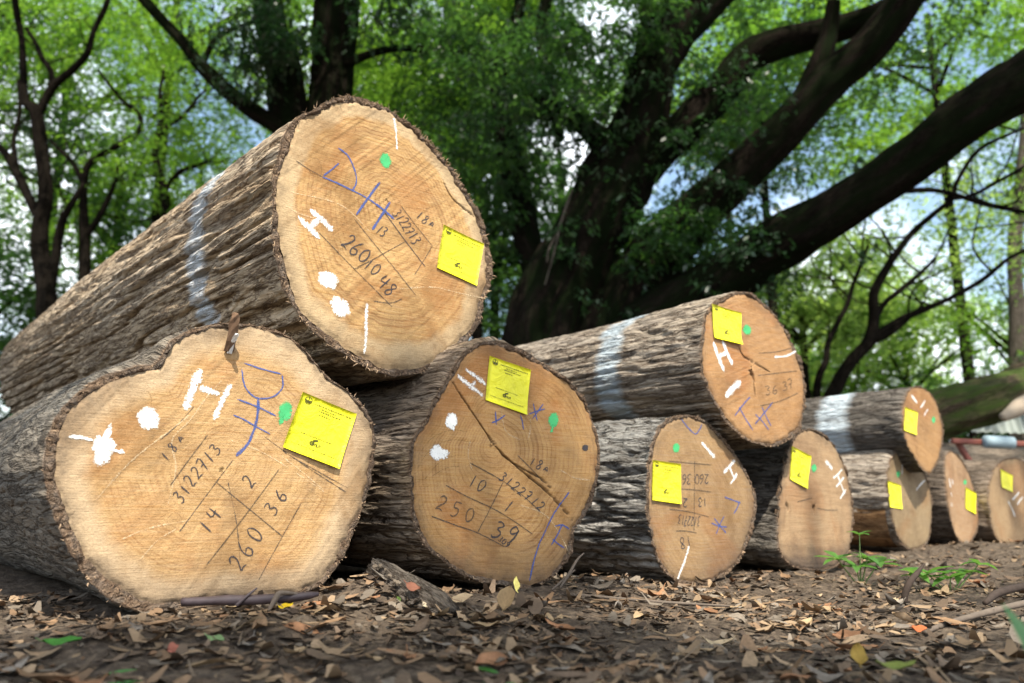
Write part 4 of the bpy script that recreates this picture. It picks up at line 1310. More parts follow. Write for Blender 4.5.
zs = ground_z(spots[:, 0], spots[:, 1])
for (x, y), z in zip(spots, zs):
    me = shapes[_rl.choice([0, 1, 2, 3, 4, 5]) * 6 + _rl.choices(range(6), (24, 26, 16, 16, 7, 14))[0]]
    o = bpy.data.objects.new("fallen_leaf", me)
    COL.objects.link(o)
    o.parent = ground
    sc = _rl.uniform(0.75, 1.4)
    o.location = (x, y, z + 0.004 + 0.003 * _rl.random())
    o.scale = (sc, sc, sc)
    o.rotation_euler = (_rl.gauss(0, 0.22), _rl.gauss(0, 0.15), _rl.uniform(0, 6.28))

def lone_leaf(label, px, py, Y, ln, wd, rot, col, curl=0.2, fold=0.3, lift=0.006, var=0.15):
    p = at(px, py, Y)
    me = leaf_mesh("leaf", ln, wd, curl, fold, mat_dry("leaf_colour", col, var), px * .37)
    o = bpy.data.objects.new("leaf", me)
    COL.objects.link(o)
    o.location = (p[0], p[1], max(gz(p[0], p[1]) + lift, p[2]))
    o.rotation_euler = rot
    tag(o, label, "leaf", "coloured leaves lying on the soil")
    return o
lone_leaf("pale upright leaf leaning on the foot of the cracked log", 516, 584, 1.235, 0.022, 0.009, (0.3, -1.2, 1.7), (0.33, 0.30, 0.10), 0.1, 0.4, 0.008)
lone_leaf("folded tan leaf standing like a tent, right of the pale oval leaf", 507, 614, 1.07, 0.036, 0.022, (0.2, -0.85, 1.2), (0.28, 0.19, 0.10), 0.1, 0.75, 0.014)
lone_leaf("pale oval leaf lying beside the bark slab", 461, 606, 1.10, 0.032, 0.015, (0.55, -0.15, 0.35), (0.36, 0.27, 0.17), 0.1, 0.15, 0.008)
lone_leaf("red brown leaf stuck on the upper face of the bark slab", 433, 592, 1.10, 0.026, 0.012, (0.5, 0.45, -0.4), (0.17, 0.075, 0.05), 0.2, 0.2, 0.016)
lone_leaf("bright orange leaf scrap beside a folded tan leaf, in front of the burnt stick", 919, 629, 0.98, 0.016, 0.011, (0.5, 0.1, -0.3), (0.50, 0.15, 0.06), 0.2, 0.2, 0.008)
lone_leaf("folded tan leaf touching the bright orange scrap", 904, 620, 1.0, 0.030, 0.014, (0.7, -0.3, 2.4), (0.48, 0.33, 0.2), 0.2, 0.6, 0.010)
lone_leaf("small yellow leaf at the right end of the dark stick", 285, 616, 0.98, 0.017, 0.007, (0.5, -0.1, 0.5), (0.55, 0.38, 0.02), 0.3, 0.3, 0.006)
lone_leaf("light green leaf among brown litter below the heart-shaped log", 216, 641, 0.84, 0.020, 0.009, (0.4, 0.1, -0.3), (0.17, 0.25, 0.11), 0.15, 0.3, 0.008)
lone_leaf("vivid green oval leaf among litter, blurred, in the lower corner under the grey bark", 62, 645, 0.80, 0.034, 0.012, (0.35, 0.0, 0.2), (0.06, 0.19, 0.035), 0.15, 0.2, 0.008)
lone_leaf("salmon red leaf below the heart-shaped log", 176, 650, 0.80, 0.018, 0.014, (0.6, 0.0, 1.0), (0.30, 0.11, 0.075), 0.1, 0.2, 0.009)
lone_leaf("amber leaf standing on edge near the frame's lower edge", 858, 655, 0.77, 0.020, 0.014, (0.2, -1.0, 1.3), (0.30, 0.20, 0.05), 0.2, 0.4, 0.010)
lone_leaf("yellow green leaf lying before the amber one", 895, 668, 0.70, 0.036, 0.012, (0.2, 0.1, 0.2), (0.17, 0.20, 0.05), 0.3, 0.3, 0.008)
lone_leaf("deep green leaf under the bark slab's middle", 398, 605, 1.05, 0.016, 0.010, (0.8, 0.0, 1.6), (0.10, 0.16, 0.04), 0.1, 0.2, 0.008)
lone_leaf("pale folded leaf below the bark slab's lower end", 424, 620, 1.02, 0.016, 0.013, (0.8, 0.1, 1.4), (0.56, 0.47, 0.33), 0.1, 0.3, 0.009)

# ---- bark slab leaning on a mound of soil
def slab():
    a, b = at(372, 566, 1.17), at(450, 628, 1.0)
    b[2] = gz(b[0], b[1]) + 0.008
    a[2] = max(a[2], gz(a[0], a[1]) + 0.020)
    root = thing("bark_slab", "grey brown slab of bark leaning on the soil between the heart-shaped and the cracked log", "bark", (a + b) / 2)
    d = b - a
    ln = np.linalg.norm(d)
    d /= ln
    sd = np.cross(d, [0, 0, 1.0]); sd /= np.linalg.norm(sd)
    if sd[1] > 0: sd = -sd
    sd = sd * .8 + np.array([0, 0, -.55]); sd -= d * (sd @ d); sd /= np.linalg.norm(sd)
    up = np.cross(d, sd)
    if up[2] < 0: up = -up
    n, m = 60, 26
    t, q = np.meshgrid(np.linspace(0, 1, n), np.linspace(-1, 1, m), indexing='ij')
    e0 = 0.05 * vnoise(q * 3, 0 * q, 0, 3)
    w = 0.019 * (1 + 0.12 * vnoise(t * 6, np.sign(q) * 2.0, 0, 4)) * (1 - 0.35 * sstep(.8, 1, t))
    th = 0.011
    z = th * 0.5 + 0.0018 * fbm(t * 7, q * 4.5, 0, 8, 3) + 0.002 * np.abs(vnoise(t * 5, q * 9, 0, 9)) - 0.006 * q * q
    top = a + np.multiply.outer((t + e0 * (t < .02) - e0 * (t > .98)) * ln, d) + np.multiply.outer(w * q, sd) + np.multiply.outer(z, up)
    bot = a + np.multiply.outer(t * ln, d) + np.multiply.outer(w * q, sd) + np.multiply.outer(z - th - 0.002 * fbm(t * 9, q * 4, 2, 8, 2), up)
    V = np.vstack([top.reshape(-1, 3), bot.reshape(-1, 3)])
    N = n * m
    F1 = grid_faces(n, m)
    bd = np.concatenate([np.arange(m), np.arange(1, n) * m + m - 1, N - 2 - np.arange(m - 1), np.arange(n - 2, 0, -1) * m])
    side = np.stack([bd, np.roll(bd, -1), np.roll(bd, -1) + N, bd + N], -1)
    bk = np.vstack([np.stack([t.ravel() * .05, q.ravel() * .03, np.zeros(N)], -1)] * 2)
    bk[N:, 2] += .02
    build("slab_body", V, [np.vstack([F1[:, ::-1], F1 + N, side])], mat_bark("slab_bark", (0.085, 0.07, 0.058), (0.16, 0.135, 0.115), (0.19, 0.16, 0.13)), root, True, {'bk': bk, 'along': np.zeros(2 * N)})
    global SLAB_SPOT
    SLAB_SPOT = a + d * ln * .66 + sd * .004 + up * .014
    # crumbs of bark lying loose along its upper side
    rg = random.Random(3)
    for i in range(6):
        tt, qq = rg.uniform(.08, .5), rg.uniform(-.6, .5)
        c = a + d * ln * tt + sd * .019 * qq + up * 0.012
        r = rg.uniform(.003, .0075)
        Vc = []
        for zf, rf in ((-.4, .6), (0, 1), (.35, .75)):
            for kx in range(6):
                an = kx / 6 * 6.283 + rg.uniform(-.3, .3)
                Vc.append(c + d * r * rf * math.cos(an) * rg.uniform(.7, 1.3) + sd * r * .6 * rf * math.sin(an) * rg.uniform(.7, 1.3) + up * r * zf)
        Fc = [grid_faces(3, 6, True), np.array([[0, 2, 1], [0, 3, 2], [0, 4, 3], [0, 5, 4]]), np.array([[12, 13, 14], [12, 14, 15], [12, 15, 16], [12, 16, 17]])]
        build("bark_crumb", np.array(Vc), Fc, M_CRUMB, root, False)
M_CRUMB = mat_simple("bark_crumb", (0.13, 0.105, 0.08), 0.95, 0.45, 150)
slab()
_o = next(o for o in bpy.data.objects if o.get('label', '').startswith('red brown leaf stuck'))
_o.location = SLAB_SPOT
_o.rotation_euler = (0.5, 0.25, -0.7)

# ---- sticks
M_STICK_DARK = mat_simple("dark_wet_stick", (0.040, 0.028, 0.032), 0.6, 0.5, 120, 0.4)
M_STICK_GREY = mat_simple("grey_dead_stick", (0.12, 0.095, 0.075), 0.9, 0.4, 90)
M_STICK_BURNT = mat_simple("burnt_stick", (0.045, 0.032, 0.025), 0.85, 0.5, 90)
def stick(name, label, pts, r, mat, group=None, amp=0.18, onground=True):
    P = [at(*p) for p in pts]
    root = None
    V, F, bk = tube_geo(P, r, 8, 6, amp, int(pts[0][0]), 30, 120)
    o = build(name, V, F, mat, None, True, {'bk': bk}, origin=P[0])
    tag(o, label, "stick", group)
    return o
SG = "sticks lying about on the soil"
stick("stick", "dark wet stick lying along the foot of the heart-shaped log", [(182, 602, .985), (215, 600.5, .985), (262, 600, .985), (304, 596, .99), (318, 594, 1.0)], [.0055, .0058, .0058, .0052, .003], M_STICK_DARK, SG)
stick("twig", "thin twig slanting up across the dark stick", [(236, 606, .975), (247, 596, .98), (257, 588, .985)], [.0022, .002, .0012], M_STICK_DARK, SG)
stick("twig", "pale bent twig rising from the right end of the dark stick", [(268, 612, .965), (276, 598, .97), (281, 593, .975), (300, 594, .99)], [.002, .0035, .003, .0015], M_STICK_GREY, SG)
stick("twig", "bent pale twig sticking up beside the cracked log's right foot", [(560, 588, 1.29), (569, 574, 1.30), (577, 560, 1.32), (584, 553, 1.33)], [.002, .0022, .0018, .001], M_STICK_GREY, SG)
stick("twig", "short twig crossing the bent one beside the cracked log", [(552, 590, 1.28), (566, 577, 1.3), (575, 570, 1.31)], [.0015, .0016, .001], M_STICK_GREY, SG)
stick("stick", "short black stick stuck upright in the soil between the two seedlings", [(904, 602, 1.30), (905, 594, 1.30), (910, 582, 1.30), (918, 572, 1.31), (924, 564, 1.32)], [.0045, .0052, .005, .004, .002], M_STICK_BURNT, SG, 0.3)
stick("stick", "long grey stick lying near the upright black stick and running to the frame's right edge", [(925, 632, 1.02), (955, 621, 1.08), (1000, 609, 1.15), (1045, 598, 1.22)], [.003, .004, .0045, .004], M_STICK_GREY, SG)
stick("twig", "thin brown twig lying in front of the furrowed log's foot", [(560, 594, 1.3), (600, 597, 1.27), (660, 602, 1.22), (730, 606, 1.2)], [.0022, .0024, .0022, .0014], M_STICK_GREY, SG)
stick("stick", "dark crooked stick low on the soil under the second seedling's right side", [(985, 603, 1.2), (1000, 592, 1.26), (1030, 585, 1.32)], [.004, .006, .005], M_STICK_BURNT, SG)

# ---- where the bark has come off the greyish log's lower side
def bare_patch(L, a0, a1, s1, mat):
    n, m = 50, 22
    sv = s1 * np.linspace(0.012, 1, n)
    an = np.linspace(rad(a0), rad(a1), m)
    r = np.interp(an, L.th, L.rth)
    S_, A_ = np.meshgrid(sv, an, indexing='ij')
    edge = 0.05 * vnoise(S_ * 9, A_ * 2, 0, 5)
    A2 = A_ + edge * np.linspace(-1, 1, m)[None] ** 2
    R_ = r[None] + 0.009 + 0.003 * fbm(S_ * 5, A_ * 5, 0, 7, 3) - 0.016 * np.abs(np.linspace(-1, 1, m))[None] ** 6
    V = L.world((R_ * np.cos(A2)).ravel(), (R_ * np.sin(A2)).ravel(), -S_.ravel())
    bk = np.stack([np.cos(A2) * L.R, np.sin(A2) * L.R, S_ * .15], -1).reshape(-1, 3)
    return build("bare_wood", V, grid_faces(n, m), mat, L.root, True, {'bk': bk, 'along': S_.ravel()})
bare_patch(H, -172, -112, 1.3, mat_bark("stripped_wood", (0.15, 0.08, 0.038), (0.24, 0.135, 0.062), (0.30, 0.18, 0.09), plate=20.0))

# ------------------------------------------------------------------ seedlings
M_SEED = mat_leaf("seedling_leaf", (0.07, 0.18, 0.035), (0.14, 0.32, 0.045), (0.11, 0.25, 0.045), (0.20, 0.40, 0.06), 0.45)
M_SEED_STEM = mat_simple("seedling_stem", (0.16, 0.22, 0.08), 0.6, 0.3, 60)
def blade_geo(base, d, up, ln, wd, droop, n=6):
    d = np.asarray(d, float); d /= np.linalg.norm(d)
    sd = np.cross(d, up); sd /= np.linalg.norm(sd)
    u2 = np.cross(sd, d)
    V = []
    for i in range(n):
        t = i / (n - 1)
        w = wd * .5 * math.sin(math.pi * (0.06 + 0.93 * t)) ** 0.9
        c = base + d * ln * t - u2 * droop * ln * t * t
        V += [c - sd * w + u2 * w * .3, c, c + sd * w + u2 * w * .3]
    return np.array(V), grid_faces(n, 3)

def seedling(label, px, py, Y, stems, seed):
    b = at(px, py, Y)
    b[2] = gz(b[0], b[1]) - 0.002
    root = thing("seedling", label, "plant", b, "green seedlings growing in front of the logs")
    rg = np.random.default_rng(seed)
    for dx, hh, nl, ln in stems:
        tip = b + np.array([dx, rg.uniform(-.01, .01), hh])
        mid = (b + tip) / 2 + np.array([dx * .15, 0, hh * .08])
        V, F, bk = tube_geo([b + np.array([dx * .12, 0, 0]), mid, tip], [.0018, .0014, .0010], 6, 5)
        st = build("stem", V, F, M_SEED_STEM, root)
        for i in range(nl):
            az = 2 * math.pi * i / nl + rg.uniform(-.3, .3)
            d = np.array([math.cos(az), math.sin(az), rg.uniform(.1, .6)])
            V, F = blade_geo(tip + rg.normal(0, .001, 3), d, np.array([0, 0, 1.0]), ln * rg.uniform(.75, 1.15), ln * .42, rg.uniform(.1, .6))
            build("leaf", V, F, M_SEED, root, True, {'tone': np.full(len(V), rg.random())})
seedling("small seedling with starry pale green leaves in front of the blunt log end", 861, 590, 1.62, [(-.038, .050, 7, .044), (.004, .098, 5, .028), (.036, .042, 7, .046), (-.008, .035, 6, .038), (.014, .055, 5, .032)], 5)
seedling("low seedling with darker green leaves right of the upright black stick", 950, 588, 1.52, [(-.04, .034, 6, .050), (.0, .026, 5, .042), (.03, .034, 6, .044), (.055, .050, 5, .036), (-.06, .03, 5, .04)], 8)

def sprig(label, blades, seed):
    px, py, Y = blades[0][:3]
    b = at(px, py, Y)
    b[2] = gz(b[0], b[1])
    root = thing("grass_sprig", label, "plant", b)
    for (px, py, Y, dx, dy, dz, ln, wd, dr) in blades:
        q = at(px, py, Y)
        q[2] = gz(q[0], q[1]) + .001 if dz < .9 else q[2]
        V, F = blade_geo(q, np.array([dx, dy, dz]), np.array([0, -.6, 1.0]), ln, wd, dr, 9)
        build("blade", V, F, M_BLADE, root, True, {'tone': np.full(len(V), .4)})
M_BLADE = mat_leaf("blade_leaf", (0.045, 0.16, 0.03), (0.07, 0.22, 0.03), (0.07, 0.22, 0.04), (0.12, 0.3, 0.04), 0.35)
sprig("broad green blade leaf close to the lens, lower corner below the last logs", [(1034, 684, .52, -.55, .1, .8, .038, .012, .15), (1050, 690, .50, -.2, .1, .9, .05, .012, .2), (1018, 690, .55, -.8, .0, .35, .03, .007, .2)], 1)
sprig("flat green grass tuft at the frame's lower edge below the pale oval leaf", [(486, 668, .70, -.9, .0, .12, .035, .006, .1), (495, 670, .70, .8, .1, .18, .03, .006, .2), (478, 664, .72, .9, .2, .1, .04, .005, .1), (515, 668, .70, .9, -.1, .16, .028, .007, .2), (500, 662, .74, -.7, .3, .2, .03, .005, .2)], 2)
sprig("thin bright green blade lying on the litter below the heart-shaped log", [(88, 676, .70, .95, .1, .16, .045, .005, .05), (100, 668, .73, .9, .2, .22, .03, .004, .1)], 3)
sprig("dull green blade low at the frame's lower edge left of the amber leaf", [(852, 690, .60, -.25, .0, .75, .022, .010, .1), (860, 692, .60, .5, .0, .5, .028, .008, .2)], 4)

# ------------------------------------------------------------------ things behind the row on the right
P = [at(880, 436, 4.6), at(940, 415, 4.6), at(990, 399, 4.6), at(1040, 380, 4.7), at(1120, 350, 4.9)]
V, F, bk = tube_geo(P, [.13, .135, .125, .115, .10], 40, 30, 0.22, 6, 3, 16)
fm = thing("fallen_trunk", "mossy fallen trunk slanting up behind the last logs", "trunk", P[1])
build("trunk_bark", V, F, mat_bark("mossy_bark", (0.06, 0.042, 0.028), (0.13, 0.095, 0.06), (0.17, 0.12, 0.075), moss=(0.060, 0.095, 0.018), plate=16.0), fm, True, {'bk': bk, 'along': np.zeros(len(V))})
V, F, bk = tube_geo([at(1002, 418, 4.42), at(1020, 408, 4.42), at(1045, 396, 4.45)], [.02, .042, .04], 20, 12, 0.35, 2, 5, 22)
build("bare_wood_patch", V, F, mat_simple("bare_pale_wood", (0.36, 0.29, 0.22), 0.8, 0.2, 20), fm)

def bar(a, b, w, h):
    a, b = np.asarray(a, float), np.asarray(b, float)
    d = b - a; d /= np.linalg.norm(d)
    sd = np.cross(d, [0, 1.0, 0.05]); sd /= np.linalg.norm(sd)
    u = np.cross(sd, d)
    V, k_ = [], 0.22
    prof = [(-.5, -.5 + k_), (-.5, .5 - k_), (-.5 + k_, .5), (.5 - k_, .5), (.5, .5 - k_), (.5, -.5 + k_), (.5 - k_, -.5), (-.5 + k_, -.5)]
    for c in (a, b):
        V += [c + sd * h * x + u * w * y for x, y in prof]
    i = np.arange(8)
    side = np.stack([i, (i + 1) % 8, 8 + (i + 1) % 8, 8 + i], -1)
    cap = np.array([[0, 1, 2, 3], [0, 3, 4, 7], [4, 5, 6, 7]])
    return np.array(V), [np.vstack([side, cap[:, ::-1], cap + 8])]
M_RED = mat_simple("faded_shaded_red_steel", (0.20, 0.06, 0.042), 0.6, 0.3, 12, 0.4)  # faded red, darkened further so the frame's shade sits in the colour
M_PALEBLUE = mat_simple("pale_blue_paint", (0.27, 0.35, 0.39), 0.6, 0.15, 14)
rf = thing("steel_frame", "faded and shade-darkened red steel frame with a pale blue roller, between mossy trunk and last logs", "frame", at(990, 470, 4.1))
V, F = bar(at(952, 441, 4.1), at(1070, 446, 4.1), .03, .028); build("cross_bar", V, F, M_RED, rf, False)
V, F = bar(at(957, 441, 4.13), at(982, 482, 4.13), .03, .028); build("brace", V, F, M_RED, rf, False)
V, F = bar(at(1062, 446, 4.13), at(1062, 520, 4.13), .03, .03); build("upright", V, F, M_RED, rf, False)
V, F, bk = tube_geo([at(985, 441.5, 4.06), at(1000, 442.3, 4.06), at(1013, 443, 4.06)], [.031, .032, .031], 16, 3)
build("roller", V, F, M_PALEBLUE, rf)
# corrugated sheet behind
a, b = at(972, 432, 5.2), at(1130, 436, 5.2)
t, q = np.meshgrid(np.linspace(0, 1, 120), np.linspace(0, 1, 5), indexing='ij')
top = np.array([0, .12, .26])
V1 = a + np.multiply.outer(t * 1.0, b - a) + np.multiply.outer(q, top) + np.multiply.outer(0.012 * np.sin(t * 120), [0, -1.0, 0.3]) - np.multiply.outer((1 - t) ** 3 * q, np.array([-.10, 0, .10]))
V1 = V1.reshape(-1, 3); V2 = V1 + np.array([0, .004, -.001])
Fq = grid_faces(120, 5)
o = build("roofing_sheet", np.vstack([V1, V2]), [np.vstack([Fq, Fq[:, ::-1] + len(V1)])], mat_simple("grey_green_sheet", (0.25, 0.28, 0.26), 0.6, 0.2, 4), None, True, origin=a)
tag(o, "grey green corrugated sheet leaning behind the mossy trunk's right end", "sheet")

# ------------------------------------------------------------------ trees
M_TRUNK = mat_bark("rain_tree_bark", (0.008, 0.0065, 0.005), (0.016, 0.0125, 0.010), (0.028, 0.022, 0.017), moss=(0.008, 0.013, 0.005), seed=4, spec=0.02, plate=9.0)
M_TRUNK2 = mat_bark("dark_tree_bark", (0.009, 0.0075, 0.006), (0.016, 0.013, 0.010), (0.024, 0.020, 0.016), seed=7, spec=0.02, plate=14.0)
M_TRUNK3 = mat_bark("pale_tree_bark", (0.07, 0.06, 0.048), (0.13, 0.11, 0.09), (0.17, 0.145, 0.12), seed=8)
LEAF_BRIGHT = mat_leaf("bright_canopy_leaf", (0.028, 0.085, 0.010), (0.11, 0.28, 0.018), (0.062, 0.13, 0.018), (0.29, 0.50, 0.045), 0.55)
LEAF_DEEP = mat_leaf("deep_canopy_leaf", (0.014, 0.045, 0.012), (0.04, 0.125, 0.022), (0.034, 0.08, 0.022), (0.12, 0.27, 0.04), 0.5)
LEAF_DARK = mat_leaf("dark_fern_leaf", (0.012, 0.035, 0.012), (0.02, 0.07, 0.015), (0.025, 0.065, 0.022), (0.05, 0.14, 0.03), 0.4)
LEAF_PALE = mat_leaf("pale_canopy_leaf", (0.11, 0.21, 0.05), (0.34, 0.55, 0.08), (0.17, 0.29, 0.075), (0.54, 0.74, 0.14), 0.55)

def limb(name, pts, mat, parent, nseg=18, amp=0.16, seed=1, nper=7):
    """pts: (px, py, Y, width in px) along the limb"""
    P = [at(a, b, Y) for a, b, Y, w in pts]
    R = [w * 0.5 * Y / FPX for a, b, Y, w in pts]
    V, F, bk = tube_geo(P, R, nseg, nper * 2, amp, seed, 2.2, 11)
    return build(name, V, F, mat, parent, True, {'bk': bk, 'along': np.zeros(len(V))})

def foliage(name, centers, n_leaf, rc, flat, size, mat, parent, seed, aspect=0.42, hang=0.0):
    """leaf sprays: every leaflet its own small bent-free rhomb, gathered in layered sprays"""
    rg = np.random.default_rng(seed)
    C = np.asarray(centers, float)
    n = len(C)
    if n == 0:
        return None
    tilt = rg.normal(0, 0.28, (n, 2))
    r = np.sqrt(rg.random((n, n_leaf))) * (rc * rg.uniform(.6, 1.25, n))[:, None]
    az = rg.uniform(0, 2 * math.pi, (n, n_leaf))
    # leaflets gather along a few twigs of the spray
    tw = np.round(az / (2 * math.pi) * 7) / 7 * 2 * math.pi + rg.normal(0, .10, az.shape)
    x, y = r * np.cos(tw), r * np.sin(tw)
    z = rg.normal(0, flat, r.shape) * rc + x * tilt[:, :1] + y * tilt[:, 1:] - (r / rc) ** 2 * rc * 0.22 - hang * r * rg.random(r.shape)
    P = C[:, None, :] + np.stack([x, y, z], -1)
    la = tw + rg.choice([-1, 1], tw.shape) * rg.uniform(.5, 1.3, tw.shape)
    dz = rg.normal(-.25 - hang, .35, tw.shape)
    d = np.stack([np.cos(la), np.sin(la), dz], -1)
    d /= np.linalg.norm(d, axis=-1)[..., None]
    nr = np.stack([rg.normal(0, .42, tw.shape), rg.normal(0, .42, tw.shape), np.ones(tw.shape)], -1)
    sd = np.cross(d, nr)
    sd /= np.linalg.norm(sd, axis=-1)[..., None]
    ln = size * rg.uniform(.6, 1.3, tw.shape)
    a = d * (ln * .5)[..., None]
    b = sd * (ln * .5 * aspect)[..., None]
    V = np.stack([P - a, P + b - a * .1, P + a, P - b - a * .1], 2).reshape(-1, 3)
    m = n * n_leaf
    F = np.arange(m * 4).reshape(m, 4)
    tone = np.clip(rg.random((n, 1)) * .7 + rg.random((n, n_leaf)) * .3, 0, 1).ravel()
    return build(name, V, [F], mat, parent, False, {'tone': np.repeat(tone, 4)})

def lobe(c, rx, ry, rz, n, rg):
    v = rg.normal(size=(n, 3))
    v /= np.linalg.norm(v, axis=1)[:, None]
    v *= (rg.random(n) ** 0.45)[:, None]
    return np.asarray(c) + v * np.array([rx, ry, rz])

def gaps(P, scale, thr, seed):
    return P[fbm(P[:, 0] * scale, P[:, 1] * scale, P[:, 2] * scale * 1.3, seed, 2) > thr]

def sun_clear(P, targets, rads):
    """drop the sprays whose shade would fall where the sun reaches the ground or a log in the place"""
    keep = np.ones(len(P), bool)
    for t, r in zip(targets, rads):
        d = P - np.asarray(t)
        s = d @ SUN_DIR
        q = np.linalg.norm(d - np.multiply.outer(s, SUN_DIR), axis=1)
        keep &= ~((q < r) & (s > 0))
    return P[keep]

rgT = np.random.default_rng(21)
# sunlit spots: openings in the crown
SUNNY = [A.P0, A.P0 + A.U * .05 + A.V * .08, B.P0, B.P0 + B.U * .06, C.P0 + C.U * .10, D.P0 + np.array([-.3, .3, .1]), at(1000, 545, 2.6), at(620, 598, 1.48), at(475, 612, 1.08), at(950, 622, 1.08), at(20, 600, 1.05), H.P0 + H.a * .3, B.P0 + B.a * .2 + B.V * .2, B.P0 + B.a * .6 + B.V * .15, B.P0 + B.a * 1.1 + B.V * .15, D.P0 + D.a * .25 + D.V * .15, D.P0 + D.a * .7 + D.V * .15, E.P0 + E.a * .3, C.P0 + C.a * .25 + C.V * .1]
SUNNY_R = [0.30, 0.28, 0.36, 0.30, 0.18, 0.34, 0.85, 0.52, 0.34, 0.50, 0.34, 0.6, 0.6, 0.6, 0.5, 0.5, 0.5, 0.4, 0.36]

# --- the great rain tree behind the logs
bx = at(585, 420, 6.6)
rt = thing("rain_tree", "massive dark rain tree forking low behind the logs, mossy limbs spreading to the right", "tree", (bx[0], bx[1], gz(bx[0], bx[1])))
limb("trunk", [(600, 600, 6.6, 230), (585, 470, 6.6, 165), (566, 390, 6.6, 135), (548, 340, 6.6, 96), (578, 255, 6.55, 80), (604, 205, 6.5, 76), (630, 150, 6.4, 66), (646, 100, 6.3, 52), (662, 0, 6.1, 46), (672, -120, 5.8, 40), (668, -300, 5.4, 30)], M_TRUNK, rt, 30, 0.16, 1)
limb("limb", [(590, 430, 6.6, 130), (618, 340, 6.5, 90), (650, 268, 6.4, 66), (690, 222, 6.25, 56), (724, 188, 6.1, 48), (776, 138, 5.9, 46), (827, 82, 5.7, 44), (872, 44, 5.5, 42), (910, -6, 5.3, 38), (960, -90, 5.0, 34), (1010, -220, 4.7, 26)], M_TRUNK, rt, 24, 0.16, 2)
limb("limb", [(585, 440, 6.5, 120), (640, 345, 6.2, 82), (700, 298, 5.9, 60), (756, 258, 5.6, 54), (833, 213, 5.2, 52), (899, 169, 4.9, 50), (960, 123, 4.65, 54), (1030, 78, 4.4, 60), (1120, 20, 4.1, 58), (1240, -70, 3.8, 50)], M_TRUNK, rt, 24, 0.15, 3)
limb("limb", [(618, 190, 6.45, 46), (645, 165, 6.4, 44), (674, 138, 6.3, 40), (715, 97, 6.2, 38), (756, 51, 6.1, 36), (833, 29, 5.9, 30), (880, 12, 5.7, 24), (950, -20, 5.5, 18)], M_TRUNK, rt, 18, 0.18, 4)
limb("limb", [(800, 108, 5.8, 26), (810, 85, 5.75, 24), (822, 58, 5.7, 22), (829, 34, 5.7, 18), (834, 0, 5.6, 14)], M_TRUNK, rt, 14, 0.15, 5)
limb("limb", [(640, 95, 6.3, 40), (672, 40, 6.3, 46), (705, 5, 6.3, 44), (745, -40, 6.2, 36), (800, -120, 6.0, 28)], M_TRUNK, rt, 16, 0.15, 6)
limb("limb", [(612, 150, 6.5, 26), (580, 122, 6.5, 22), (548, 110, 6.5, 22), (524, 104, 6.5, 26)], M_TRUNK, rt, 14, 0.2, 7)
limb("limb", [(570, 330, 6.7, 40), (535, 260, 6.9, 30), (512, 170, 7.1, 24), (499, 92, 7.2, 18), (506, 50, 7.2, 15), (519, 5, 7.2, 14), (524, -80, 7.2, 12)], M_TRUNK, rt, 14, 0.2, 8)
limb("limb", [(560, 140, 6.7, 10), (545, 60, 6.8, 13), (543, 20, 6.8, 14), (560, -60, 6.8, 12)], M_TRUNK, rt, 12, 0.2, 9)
# pale hanging roots down the trunk
limb("hanging_root", [(572, 190, 6.1, 3), (560, 225, 6.05, 2.6), (556, 245, 6.05, 2.4), (545, 285, 6.1, 2)], M_TRUNK3, rt, 6, 0.2, 10)
limb("hanging_root", [(561, 225, 6.08, 2.5), (549, 250, 6.08, 2.4), (547, 262, 6.1, 2)], M_TRUNK3, rt, 6, 0.2, 11)
# ferns and small sprays growing along the limbs
fc = []
def along(pts, n, spread, off=(0, 0, 0)):
    P = np.array([at(a, b, Y) for a, b, Y in pts])
    t = rgT.random(n) * (len(P) - 1)
    i = np.minimum(t.astype(int), len(P) - 2)
    q = P[i] + (P[i + 1] - P[i]) * (t - i)[:, None]
    return q + rgT.normal(0, spread, (n, 3)) + np.array(off)
fc.append(along([(560, 300, 6.2), (600, 190, 6.1), (630, 100, 6.0), (650, 0, 5.9)], 30, .20))
fc.append(along([(520, 100, 6.4), (590, 130, 6.3)], 30, .22))
fc.append(along([(500, 20, 7.0), (500, 160, 7.0), (520, 250, 6.9)], 90, .30))
fc.append(along([(640, 290, 6.1), (700, 200, 6.0), (760, 140, 5.8)], 44, .24))
fc.append(along([(680, 140, 6.2), (760, 60, 6.0)], 26, .14))
fc.append(along([(660, 320, 6.0), (740, 262, 5.6), (800, 225, 5.3)], 34, .16))
fc.append(along([(560, 30, 6.6), (590, 80, 6.5), (540, 60, 6.6)], 50, .28))
foliage("epiphyte_sprays", np.vstack(fc), 46, .17, .12, .062, LEAF_DARK, rt, 31, .40, .5)
nearsp = np.vstack([lobe(at(500, 40, 6.2), .75, .6, .55, 30, rgT), lobe(at(560, 90, 6.0), .55, 0.5, .5, 18, rgT), lobe(at(470, 180, 6.6), .45, .5, .7, 30, rgT), lobe(at(690, 230, 5.9), .5, .4, .35, 26, rgT), lobe(at(620, 20, 5.8), .6, .5, .35, 22, rgT)])
foliage("overhanging_sprays", nearsp, 64, .21, .10, .075, LEAF_DEEP, rt, 32, .36, .35)
# the crown: the near side spreads over the log stack (shade and dapples), the rest behind
over = np.stack([rgT.uniform(-7.0, 7.5, 3000), rgT.uniform(-4.6, 8.4, 3000), rgT.uniform(5.4, 9.6, 3000)], -1)
over = over[over[:, 2] / np.maximum(over[:, 1], .3) > 0.80]
over = gaps(over, 0.75, -0.15, 91)
over = sun_clear(over, SUNNY, SUNNY_R)
foliage("crown", over, 70, .36, .16, .11, LEAF_DEEP, rt, 33)
